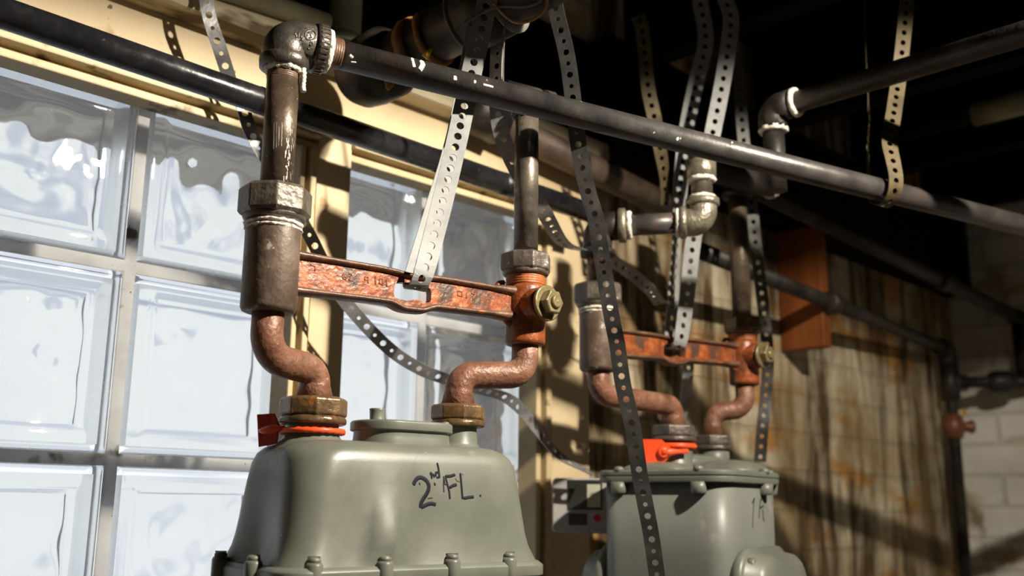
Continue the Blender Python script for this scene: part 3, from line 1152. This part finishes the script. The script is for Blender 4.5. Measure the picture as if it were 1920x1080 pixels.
# red seal round the left neck
seal = thing('meter_seal', hubL - ZUP * .004, 'dark red plastic seal tag looped round the left neck of the near meter', 'seal', 'red meter seals')
n_ = 48
pts = [hubL + ZUP * -.0045 + d1 * .0268 * math.cos(2 * math.pi * k / n_) + nf1 * .0268 * math.sin(2 * math.pi * k / n_) for k in range(n_)]
rm = MB()
rings = []
for k in range(n_):
    c = pts[k]
    o = (c - hubL)
    o.z = 0
    o.normalize()
    rr = .0019 + (.0006 if k % 2 else 0)
    rings.append([c + o * rr * math.cos(2 * math.pi * j / 10) + ZUP * rr * 1.1 * math.sin(2 * math.pi * j / 10) for j in range(10)])
rings.append(rings[0])
rm.rings(rings, True, False)
mk('seal_band', rm, M['red_orange'], seal)
cS = P(506, 807, .868)
pl = [P(x, y, z) for x, y, z in ((483, 777, .872), (514, 775, .866), (524, 797, .862), (519, 832, .862), (486, 838, .870))]
nn = (pl[1] - pl[0]).cross(pl[3] - pl[0]).normalized()
fm = MB()
fm.rings([[p + nn * .0009 for p in pl], [p - nn * .0009 for p in pl]], False)
mk('seal_flag', fm, M['red_clear'], seal, 'dark translucent red flag')
lk = MB()
a, b = P(486, 808, .864), P(534, 802, .855)
lk.tube([a, a.lerp(b, .12), a.lerp(b, .3), a.lerp(b, .6), a.lerp(b, .8), b], .004, 12, radii=[.0012, .0026, .0038, .0042, .0022, .0016])
mk('seal_lock', lk, M['red_orange'], seal)

# ------------------------------------------------------------------ straps of the near set
hanger('perforated_strap', [(921, -40, 1.0, 12), (905, 45, .995, 12), (888, 120, .992, 12), (876, 175, .99, 14), (862, 240, .975, 16), (846, 310, .962, 18), (828, 385, .948, 22), (810, 455, .935, 28),
                            (798, 500, .924, 34), (791, 522, .920, 37), (784, 538, .924, 38), (777, 543, .937, 38), (774, 534, .952, 38), (779, 510, .965, 36), (796, 455, .985, 30), (817, 385, 1.0, 28), (840, 310, 1.012, 28),
                            (858, 240, 1.02, 28), (874, 160, 1.025, 26), (890, 60, 1.03, 24), (900, -40, 1.03, 24)], .0205, M['galv'],
       'bright galvanised perforated strap looped through the slot of the near meter bar', pitch=.0117, hole=.0038)
hanger('perforated_strap', [(383, -30, -.07, 20), (392, 30, -.07, 30), (410, 85, -.068, 20), (424, 128, -.062, 15), (436, 165, -.055, 15), (455, 200, -.055, 30), (466, 235, -.058, 20), (486, 280, -.06, 40), (510, 320, -.065, 30),
                            (545, 370, -.07, 30), (566, 415, -.07, 20), (585, 450, -.07, 10), (612, 505, -.075, 10, 10), (640, 556, -.085, 0, 25), (690, 615, -.09, 0, 30), (740, 662, -.095, 0, 30), (790, 693, -.10, 0, 28),
                            (840, 712, -.105, 10, 20), (900, 730, -.105, 10, 20), (948, 745, -.105, 10, 15), (982, 772, -.105, 20, 30), (1010, 808, -.105, 40, 30), (1050, 855, -.11, 60, 20), (1110, 888, -.13, 70, 10)],
       .0150, M['galv_dull'], 'long grey perforated strap zigzagging down past the window and drooping in front of the glass', depth='y', pitch=.0135, hole=.0036, alt=.0022)
hanger('perforated_strap', [(1036, -40, 1.06, -25), (1043, 20, 1.06, -25), (1060, 90, 1.055, -20), (1070, 150, 1.05, -15), (1080, 235, 1.045, -12), (1089, 300, 1.045, -10), (1104, 365, 1.05, -5), (1117, 410, 1.05, -8), (1128, 480, 1.055, -12), (1140, 555, 1.055, -10),
                            (1150, 610, 1.055, -14), (1158, 650, 1.06, -8), (1168, 720, 1.06, -12), (1186, 800, 1.055, -8), (1198, 880, 1.055, -14), (1207, 930, 1.055, -8), (1222, 1010, 1.055, -12), (1236, 1110, 1.055, -10)],
       .0172, M['strap_dark'], 'dark perforated strap hanging in front of the far meter', pitch=.0125, hole=.0034, alt=.0024)
hanger('perforated_strap', [(938, -30, 1.07, -35), (934, 60, 1.07, -35), (931, 150, 1.07, -30), (934, 215, 1.065, -10), (945, 265, 1.07, 0), (975, 330, 1.09, 20), (1005, 372, 1.10, 20), (1030, 415, 1.12, 10), (1052, 452, 1.17, 10), (1078, 466, 1.23, 10), (1120, 476, 1.29, 20),
                            (1170, 503, 1.32, 20), (1215, 540, 1.35, 20), (1238, 570, 1.40, 20)], .0175, M['galv_dull'],
       'grey perforated strap passing behind the steel riser and bent towards the far meter bar', pitch=.0135, hole=.0034, alt=.0024)

# ------------------------------------------------------------------ far meter set
LL2 = P(1122, 640, 1.236)
RL2 = P(1394, 668, 1.40)
mb2, web2, d2, nf2 = meter_bar(LL2, RL2, 1, 'smaller rusty meter bar further back, above the meter marked 1 F.', .47, False)
far = thing('gas_supply_pipe', on_leg(LL2, 530), 'short black nipple between two cast elbows feeding the far meter bar', 'pipe')
le = on_leg(LL2, 425)
re_ = P(1318, 418, 1.245)
re_.z = le.z + .001
hd = (re_ - le).normalized()
mk('drop_pipe', MB().tube([on_leg(LL2, 560), le - ZUP * .02], .0136, 28), M['rust_dark'], far)
e1 = MB().tube(fillet([le - ZUP * .036, le, le + hd * .034], .022, 10), .0185, 32)
e1.lathe(le - ZUP * .04, ZUP, [(0, .018), (.001, .0218), (.008, .0222), (.010, .019)], 32, True)
mk('elbow', e1, M['dark_iron'], far)
mk('collar', MB().lathe(le + hd * .026, hd, [(0, .018), (.001, .0220), (.009, .0224), (.011, .019)], 32, True), M['fit_bright'], far)
ring_dope(le + hd * .0375, hd, .0165, .006, far)
mk('nipple', MB().tube([le + hd * .03, re_ - hd * .025], .0134, 28), M['black_pipe'], far)
ring_dope(re_ - hd * .034, hd, .0165, .006, far)
e2 = MB().tube(fillet([re_ - hd * .028, re_, re_ + ZUP * .030], .022, 12), .0178, 32)
e2.lathe(re_ - hd * .029, hd, [(0, .0175), (.001, .0205), (.007, .0208), (.009, .018)], 32, True)
e2.lathe(re_ + ZUP * .030, -ZUP, [(0, .0175), (.001, .0210), (.008, .0214), (.010, .018)], 32, True)
mk('elbow', e2, M['fit_bright'], far, 'bare bright cast elbow')
mk('nipple', MB().tube([re_ + ZUP * .02, re_ + ZUP * .105], .0134, 24), M['steel_leg'], far)
ring_dope(re_ + ZUP * .029, ZUP, .0148, .005, far)
ring_dope(re_ + ZUP * .052, ZUP, .0160, .006, far)
mk('coupling', MB().lathe(re_ + ZUP * .057, ZUP, [(0, .016), (.001, .0185), (.022, .0185), (.023, .016)], 28, True), M['fit_bright'], far)

rr2 = thing('riser_pipe', on_leg(RL2, 590), 'brown riser pipe from the far rusty valve up into the dark', 'pipe')
mk('steel_pipe', MB().tube([on_leg(RL2, 596), on_leg(RL2, 345)], .0134, 28), M['brown_pipe'], rr2)
tt = on_leg(RL2, 335)
ha, hb2 = P(1325, 313, 1.36), P(1447, 346, 1.43)
mk('tee', MB().lathe(tt - ZUP * .03, ZUP, [(0, .017), (.001, .021), (.009, .0215), (.011, .019), (.05, .019)], 28, True).tube([ha, hb2], .019, 28), M['dark_iron'], rr2)
hx = (hb2 - ha).normalized()
ring_dope(hb2 - hx * .002, hx, .0185, .006, rr2)

hub2L = P(1264, 830, 1.30)
hub2R = P(1338, 846, 1.375)
hub2R.z = hub2L.z - .006
hub2L.z -= .0
swiv_thing(LL2, 690, hub2L, 'S-bent brown pipe with dark hex nut, under the left sleeve of the far meter bar', .0136, .0290, .0215, 6, .50, M['nut_grey'], 'meter swivels', .001)
swiv_thing(RL2, 722, hub2R, 'S-bent red-brown pipe with dark hex nut, under the far valve', .0130, .0255, .0205, 6, .47, M['nut_grey'], 'meter swivels', .001)

al = math.radians(35)
E1 = _rh * math.sin(al) + _fh * math.cos(al)     # along the face with the writing
E2 = _rh * math.cos(al) - _fh * math.sin(al)     # out of that face
Cf = H(.231, 1.30, 0)
zfl = P(1300, 906, 1.26).z


def meter_two():
    t = thing('gas_meter', V((Cf.x, Cf.y, zfl - .2)), 'far grey gas meter marked 1 F. with domed side covers', 'gas meter', 'gas meters')
    LA, LB = .170, .172
    b = MB()
    rings = [rrect(V((Cf.x, Cf.y, zfl + z)), E1, E2, w, dp, r, 8) for z, w, dp, r in
             ((.0, LB, LA, .026), (-.08, LB, LA, .026), (-.2, LB + .004, LA + .004, .026), (-.21, LB - .01, LA - .01, .024))]
    b.rings(rings, True)
    body = mk('case', b, M['meter_blue'], t)
    f = MB()
    rings = [rrect(V((Cf.x, Cf.y, zfl + z)), E1, E2, LB + w, LA + w, .03, 8) for z, w in
             ((-.001, .006), (0, .014), (.006, .015), (.007, .012), (.0075, .012), (.008, .015), (.0125, .015), (.0145, .011))]
    f.rings(rings, True)
    fl = mk('top_plate', f, M['meter'], t, bevel=.0006)
    for u, v_ in ((-.088, -.055), (-.088, .052), (.030, .088), (.084, .074), (.086, -.03)):
        c = V((Cf.x, Cf.y, zfl)) + E1 * u + E2 * v_
        g = MB().lathe(c - ZUP * .014, ZUP, [(0, .0075), (.0015, .0095), (.014, .0105)], 18, True)
        lug = mk('bolt_boss', g, M['meter'], t)
        mk('screw', MB().lathe(c + ZUP * .0125, ZUP, [(0, .0062), (.004, .0062), (.006, .0048), (.0066, .002)], 16, True), M['meter'], lug)
    # two raised domes under the plate's top, and the necks
    for u, v_, w, dp, hh in ((.040, .040, .100, .086, .017), (-.045, -.02, .07, .09, .012)):
        c = V((Cf.x, Cf.y, zfl + .0135)) + E1 * u + E2 * v_
        dm = MB()
        rings = []
        for k in range(9):
            q = k / 8
            s = math.cos(q * math.pi / 2 * .93)
            rings.append(rrect(c + ZUP * hh * math.sin(q * math.pi / 2), E1, E2, max(.02, w * s), max(.02, dp * s), max(.009, w * .28 * s), 7))
        dm.rings(rings, True)
        mk('dome', dm, M['meter'], t)
    nk = MB()
    for h_, r0 in ((hub2L, .0235), (hub2R, .021)):
        g = h_.z - zfl - .0135
        nk.lathe(V((h_.x, h_.y, zfl + .0135)), ZUP, [(0, r0 + .015), (.004, r0 + .007), (.009, r0 + .002), (g * .7, r0), (g + .002, r0)], 32, True)
    nk.rings([rrect((hub2L + hub2R) / 2 * 1.0 - ZUP * ((hub2L.z + hub2R.z) / 2 - zfl - .022 - z), E1, E2, w, dp, .02, 8) for z, w, dp in ((0, .115, .055), (.012, .105, .046), (.016, .092, .034))], True)
    mk('neck', nk, M['meter'], t)
    # domed diaphragm covers front and back
    for sgn in (1, -1):
        for nm_, off in (('side_cover', .0),):
            c = V((Cf.x, Cf.y, zfl - .172)) + E2 * sgn * (LA / 2) + E1 * .002
            dm = MB()
            rings = []
            for hgt, w in ((-.004, .158), (.004, .166), (.010, .166), (.012, .160), (.014, .156), (.030, .150), (.036, .142), (.040, .128), (.041, .06)):
                rings.append([c + E2 * sgn * hgt + p for p in rrect(V((0, 0, 0)), E1, ZUP, w, w * 1.16, w * .24, 8)])
            dm.rings(rings, True)
            cv = mk(nm_, dm, M['meter'], t)
            for u in (-.058, .0, .058):
                cc = c + E1 * u + ZUP * (.081 - abs(u) * .06) + E2 * sgn * .012
                mk('screw', MB().lathe(cc, E2 * sgn, [(0, .0085), (.008, .0085), (.010, .006)], 16, True), M['meter'], cv)
    # writing
    W_ = [(.0016, [(1415, 936), (1410, 944), (1414, 934), (1412, 960), (1411, 990)]), (.0026, [(1411, 988)]), (.0016, [(1426, 936), (1424, 955), (1423, 972)]), (.0016, [(1426, 937), (1433, 933)]),
          (.0016, [(1425, 953), (1432, 948)]), (.0018, [(1430, 955), (1431, 972), (1433, 978)])]
    mk('marker_writing', decal_strokes(body, W_, .001, .6), M['ink_thin'], t, 'thin marker writing 1 F.')
    # index on the back left
    ic = P(1092, 948, 1.335)
    u = (_rh * math.cos(math.radians(6)) - _fh * math.sin(math.radians(6)))
    nrm = -(_fh * math.cos(math.radians(6)) + _rh * math.sin(math.radians(6)))
    ib = MB()
    rings = [rrect(ic + nrm * h_, u, ZUP, .080 * s, .072 * s, .006, 5) for h_, s in ((-.022, 1), (.006, 1), (.008, .97))]
    ib.rings(rings, True)
    ix = mk('index_box', ib, M['plastic_clear'], t, 'pale index box with a dark dial window', bevel=.0008)
    dw = MB().box(ic + nrm * .0085 + ZUP * .014 + u * .004, u * .023, ZUP * .0195, nrm * .0012)
    mk('dial_window', dw, M['dial_dark'], ix)
    mk('dial_plate', MB().box(ic + nrm * .0098 + ZUP * .013 + u * .0155, u * .0088, ZUP * .015, nrm * .0004), M['dial_pale'], ix)
    mk('name_plate', MB().box(ic + nrm * .0085 - ZUP * .018 - u * .006, u * .012, ZUP * .0075, nrm * .0006), M['dial_dark'], ix)
    mk('sticker', MB().lathe(ic + nrm * .008 - ZUP * .016 + u * .020, nrm, [(0, .0052), (.0008, .0050)], 14, True), M['sticker_red'], ix)
    return t, body


meter2, body2 = meter_two()
seal2 = thing('meter_seal', hub2L - ZUP * .006, 'bright orange-red plastic seal tag on the far meter', 'seal', 'red meter seals')
rm = MB()
rings = []
for k in range(40):
    a = 2 * math.pi * k / 40
    o = _rh * math.cos(a) + _fh * math.sin(a)
    c = hub2L - ZUP * .005 + o * .0265
    rings.append([c + o * .003 * math.cos(2 * math.pi * j / 10) + ZUP * .0034 * math.sin(2 * math.pi * j / 10) for j in range(10)])
rings.append(rings[0])
rm.rings(rings, True, False)
mk('seal_band', rm, M['red_orange'], seal2)
zz = 1.262
pl = [P(1198, 824, zz), P(1241, 824, zz), P(1256, 838, zz), P(1256, 856, zz), P(1239, 873, zz), P(1206, 876, zz)]
fm = MB()
nn = FWD
fm.rings([[p + nn * .001 for p in pl], [p - nn * .001 for p in pl]], False)
mk('seal_flag', fm, M['red_orange'], seal2)
lk = MB()
a, b = P(1240, 848, 1.258), P(1290, 846, 1.268)
lk.lathe(P(1243, 848, 1.262), -FWD, [(0, .0085), (.004, .0075), (.006, .005)], 16, True)
lk.tube([a, a.lerp(b, .3), a.lerp(b, .6), b], .003, 10, radii=[.004, .0052, .0032, .003])
mk('seal_lock', lk, M['red_orange'], seal2)

# hanger of the far bar: up both sides of the elbow to the joists
hanger('perforated_strap', [(1356, -60, 1.34, 8), (1358, -10, 1.34, 8), (1370, 30, 1.335, 8), (1367, 80, 1.33, 8), (1352, 170, 1.33, 8), (1336, 250, 1.33, 8), (1318, 345, 1.325, 10), (1300, 450, 1.32, 14), (1290, 540, 1.315, 20), (1282, 600, 1.305, 25), (1276, 640, 1.298, 32),
                            (1270, 652, 1.302, 34), (1264, 654, 1.316, 34), (1258, 640, 1.335, 34), (1262, 560, 1.355, 40), (1268, 470, 1.37, 50), (1276, 350, 1.375, 20), (1286, 250, 1.375, 14), (1304, 160, 1.37, 10), (1323, 80, 1.37, 10), (1314, 10, 1.37, 10), (1300, -60, 1.37, 10)],
       .0225, M['galv'], 'galvanised perforated strap looped under the far meter bar, both legs rising to the ceiling', pitch=.0145, hole=.0036)
hanger('perforated_strap', [(1196, 30, 1.36, 0), (1204, 55, 1.36, 0), (1210, 110, 1.36, 5), (1216, 170, 1.36, 5), (1228, 225, 1.36, 5), (1238, 280, 1.37, 20), (1245, 330, 1.38, 40), (1246, 385, 1.38, 50)], .0195, M['strap_gold'],
       'short yellow-toned perforated strap hanging in the dark behind the long pipe', pitch=.0145, hole=.0034)
hanger('perforated_strap', [(1382, 100, 1.46, 0), (1388, 180, 1.46, 0), (1394, 260, 1.46, 5), (1406, 350, 1.46, 5), (1416, 450, 1.46, 5), (1427, 540, 1.46, 5), (1436, 620, 1.46, 8), (1440, 680, 1.46, 8), (1436, 740, 1.46, 8), (1430, 800, 1.45, 5), (1425, 866, 1.45, 5)], .018, M['strap_dark'],
       'dark perforated strap hanging behind the far valve and its riser', pitch=.0150, hole=.0034)
hanger('perforated_strap', [(1706, -60, 1.27, 5), (1702, -10, 1.27, 5), (1694, 70, 1.265, 5), (1686, 140, 1.26, 5), (1676, 210, 1.235, 5), (1668, 265, 1.21, 5), (1674, 300, 1.195, 10), (1680, 335, 1.186, 15), (1676, 364, 1.184, 20), (1664, 382, 1.192, 28), (1650, 386, 1.208, 30), (1640, 376, 1.228, 30), (1632, 345, 1.25, 50),
                            (1627, 300, 1.27, 62), (1629, 200, 1.30, 66), (1624, 100, 1.32, 68), (1620, -10, 1.34, 68)], .0195, M['strap_gold'],
       'yellowish perforated strap cradling the right end of the long dark pipe', pitch=.0128, hole=.0034)
hanger('perforated_strap', [(1292, 660, 1.44, 10), (1290, 700, 1.44, 10), (1285, 745, 1.44, 15), (1278, 785, 1.44, 30), (1270, 815, 1.44, 35)], .0165, M['galv_dull'],
       'short grey strap end hanging below the far meter bar', pitch=.0145, hole=.003)

# ------------------------------------------------------------------ pipes along the wall and under the joists
hp0, hp1 = Wp(-60, 2, -.10), Wp(1118, 403, -.10)
hx = (hp1 - hp0).normalized()
hdr = thing('conduit_pipe', (hp0 + hp1) / 2, 'glossy black pipe running along the header board behind the elbow', 'pipe')
mk('long_pipe', MB().tube([hp0 - hx * .3, hp1], .0143, 32), M['gloss_black'], hdr)
for px, py, wid in ((483, 173, .034), (905, 326, .0), (818, 296, .028), (940, 338, .022)):
    if wid:
        c = Wp(px, py, -.10)
        c = hp0 + hx * (c - hp0).dot(hx)
        mk('tape_band', MB().lathe(c, hx, [(0, .0142), (.0004, .0148), (wid - .0004, .0148), (wid, .0142)], 32, True), M['tape'], hdr)

b0, b1 = Wp(900, 213, -.055), Wp(1242, 382, -.055)
bx = (b1 - b0).normalized()
bp_ = thing('drain_pipe', (b0 + b1) / 2, 'thick dusty brown pipe behind the steel riser, along the top of the window wall', 'pipe')
mk('pipe_body', MB().tube([b0 + bx * .02, b1], .0215, 32), M['brown_big'], bp_)
ee = MB().lathe(b0 - bx * .015, bx, [(-.012, .008), (-.009, .022), (0, .030), (.012, .0315), (.05, .0315), (.053, .024)], 32, True)
mk('end_fitting', ee, M['dark_iron'], bp_)

# large iron pipe that comes out of the wall above the window, with wire rings
q0 = Wp(676, 144, -.095)
q1 = P(960, -6, 1.03)
qd = (q1 - q0).normalized()
big = thing('waste_pipe', q0, 'large sooty iron pipe with rings, coming out of the wall above the window', 'pipe')
mk('end_hub', MB().lathe(q0, qd, [(-.022, .006), (-.020, .018), (-.012, .030), (0, .038), (.02, .0415), (.05, .0415), (.058, .036), (.062, .030)], 40, True), M['dark_iron'], big)
mk('pipe_body', MB().tube([q0 + qd * .05, q1 + qd * .2], .029, 36), M['dark_iron'], big)
for f_, m_, w_, r_ in ((.085, 'orange_rag', .012, .0335), (.115, 'orange_rag', .008, .0325), (.17, 'dark_iron', .05, .036), (.222, 'grey_wire', .003, .037), (.165, 'grey_wire', .003, .037)):
    mk('ring', MB().lathe(q0 + qd * f_, qd, [(0, .029), (.0008, r_), (w_ - .0008, r_), (w_, .029)], 32, True, wob=.0008 if m_ == 'orange_rag' else 0), M[m_], big)
yb = MB()
yb.tube([P(797, 108, 1.0), P(803, 100, 1.0), P(809, 92, 1.0)], .002, 8, radii=[.004, .003, .0012])
mk('sealant_drip', yb, M['yellow_bit'], big)
yb2 = MB()
yb2.tube([P(728, 148, 1.08), P(731, 160, 1.08), P(726, 168, 1.08)], .004, 8, radii=[.005, .005, .002])
mk('sealant_drip', yb2, M['orange_rag'], big)

# pale vertical pipe standing on the ledge, and the olive one beside it
vp = Wp(646, 66, -.028)
mk('vent_pipe', MB().tube([V((vp.x, vp.y, 2.05)), V((vp.x, vp.y, 2.41))], .0205, 28).lathe(V((vp.x, vp.y, 2.05)), ZUP, [(0, .036), (.004, .034), (.012, .024), (.02, .0205)], 28, True), M['pale_pipe'], None,
   'pale green-grey upright pipe standing on the ledge above the window', 'pipe')
o0, o1 = Wp(440, -14, -.06), Wp(612, 44, -.06)
mk('painted_pipe', MB().tube([o0 - (o1 - o0) * 1.5, o1], .0125, 28), M['olive_pipe'], None, 'olive painted pipe along the wall above the cast elbow', 'pipe')
o0, o1 = Wp(400, 2, -.05), Wp(520, 50, -.05)
mk('cable', MB().tube([o0 - (o1 - o0) * 2, o1 + (o1 - o0) * .4], .005, 12), M['gloss_black'], None, 'thin black cable along the wall beneath the olive pipe', 'cable')

# twisted wires by the top of the bright strap
wr = [([(868, 45), (890, 32), (915, 18), (945, 12), (985, 12), (1012, 2), (1024, -20)], .0015, 'grey_wire', 'grey wire looping over the top of the bright strap'),
      ([(925, 6), (945, 28), (968, 42), (996, 38), (1018, 22), (1026, 2), (1016, -20)], .0016, 'copper_wire', 'tan wire loop beside the top of the bright strap'),
      ([(955, 30), (945, 60), (941, 110), (940, 150)], .0011, 'grey_wire', 'thin grey wire dangling beside the bright strap')]
for pts, r, m_, lab in wr:
    mk('wire', MB().tube(smooth_path([P(x, y, .985) for x, y in pts], 6), r, 10), M[m_], None, lab, 'wire', 'loose wires')

# pipe with taped elbow running out from the wall under the joists
te = P(1448, 205, 1.28)
pdir = V((0, -1, 0))
tp = thing('gas_supply_pipe', te, 'black pipe with white-taped elbow running out under the joists at the upper right', 'pipe')
mk('elbow', MB().tube(fillet([te - ZUP * .028, te, te + pdir * .028], .02, 10), .0185, 28), M['dark_iron'], tp)
mk('drop_pipe', MB().tube([te - ZUP * .11, te - ZUP * .02], .0136, 24), M['dark_iron'], tp)
mk('long_pipe', MB().tube([te + pdir * .02, te + pdir * 1.2], .0138, 28), M['dark_iron'], tp)
ring_dope(te - ZUP * .032, ZUP, .0165, .007, tp)
ring_dope(te + pdir * .030, pdir, .0165, .007, tp)

j0 = P(1660, 258, 2.0)
jp = thing('water_pipe', j0, 'dim pipe with one pale coupling, deep in the dark under the joists', 'pipe')
mk('long_pipe', MB().tube([j0, j0 + pdir * 1.2], .016, 20), M['dark_iron'], jp)
jc = P(1808, 184, 1.86)
jc = j0 + pdir * (jc - j0).dot(pdir)
mk('coupling', MB().lathe(jc, pdir, [(0, .016), (.001, .0225), (.10, .0225), (.101, .016)], 24, True), M['olive_pipe'], jp)

# dark pipe along the top of the stained wall
k0, k1 = Wp(1452, 372, -.13), Wp(1908, 596, -.18)
kx = (k1 - k0).normalized()
tw = thing('header_pipe', (k0 + k1) / 2, 'dark pipe along the top of the stained wall, right of the far riser', 'pipe')
mk('long_pipe', MB().tube([k0 - kx * .1, k1], .0165, 24), M['dark_iron'], tw)
mk('coupling', MB().lathe(k0 + kx * .62, kx, [(0, .016), (.001, .0215), (.045, .0215), (.046, .016)], 24, True), M['dark_iron'], tw)
mk('end_elbow', MB().tube(fillet([k1 - kx * .02, k1 + kx * .01, k1 + kx * .01 - ZUP * .17], .02, 8), .02, 20), M['dark_iron'], tw)
# lower wall pipe, elbow and long drop with tee
l0, l1 = Wp(1425, 515, -.128), Wp(1776, 655, -.05)
lx = (l1 - l0).normalized()
lw = thing('water_pipe', l1, 'black water pipe crossing the stained wall and turning down past a brown valve', 'pipe')
foot = V((l1.x, l1.y, 1.0))
mk('long_pipe', MB().tube(fillet([l0 - lx * .22, l1, foot], .03, 8), .0135, 22), M['dark_iron'], lw)
mk('elbow', MB().tube(fillet([l1 - lx * .05, l1, l1 - ZUP * .05], .03, 8), .021, 22), M['dark_iron'], lw)
lc = l0 + lx * (Wp(1552, 565, -.105) - l0).dot(lx)
mk('coupling', MB().lathe(lc, lx, [(0, .0135), (.001, .020), (.035, .020), (.036, .0135)], 22, True), M['dark_iron'], lw)


def on_drop(py):
    return on_leg(V((l1.x, l1.y, l1.z - .2)), py)


te2 = on_drop(717)
mk('tee', MB().lathe(te2 - ZUP * .045, ZUP, [(0, .0135), (.002, .022), (.088, .022), (.09, .0135)], 22, True).tube([te2, te2 + V((.035, -.02, 0))], .021, 20), M['dark_iron'], lw)
vv = on_drop(800)
mk('valve', MB().lathe(vv - ZUP * .03, ZUP, [(0, .0135), (.004, .02), (.03, .026), (.056, .02), (.06, .0135)], 22, True).lathe(vv, V((.7, -.7, 0)), [(0, .014), (.035, .012), (.04, .016), (.046, .016)], 16, True), M['brass_valve'], lw)
mk('yellow_tag', MB().box(vv + V((.02, -.02, .034)), V((.010, 0, 0)), V((0, .002, 0)), ZUP * .007), M['yellow_bit'], lw)
_d = ray(1935, 703)
br_end = EYE + _d * ((X1 - .06 - EYE.x) / _d.x)
br_end.z = te2.z
bd = (br_end - te2).normalized()
mk('branch_pipe', MB().tube([te2, br_end, br_end + (br_end - te2) * .05], .0135, 20), M['dark_iron'], lw)
mk('union', MB().lathe(te2 + bd * .085, bd, [(0, .0135), (.004, .022), (.02, .027), (.045, .027), (.06, .022), (.064, .0135)], 18, True), M['dark_iron'], lw)

# orange timber standing out from the wall
p_l = Wp(1462, 640, 0)
xw = p_l.x
mk('timber_board', MB().aabb(xw, xw + .028, -.095, -.001, 1.80, 2.04), M['orange_wood'], None, 'red-orange timber board fixed upright against the stained wall behind the far riser', 'timber', bevel=.003)
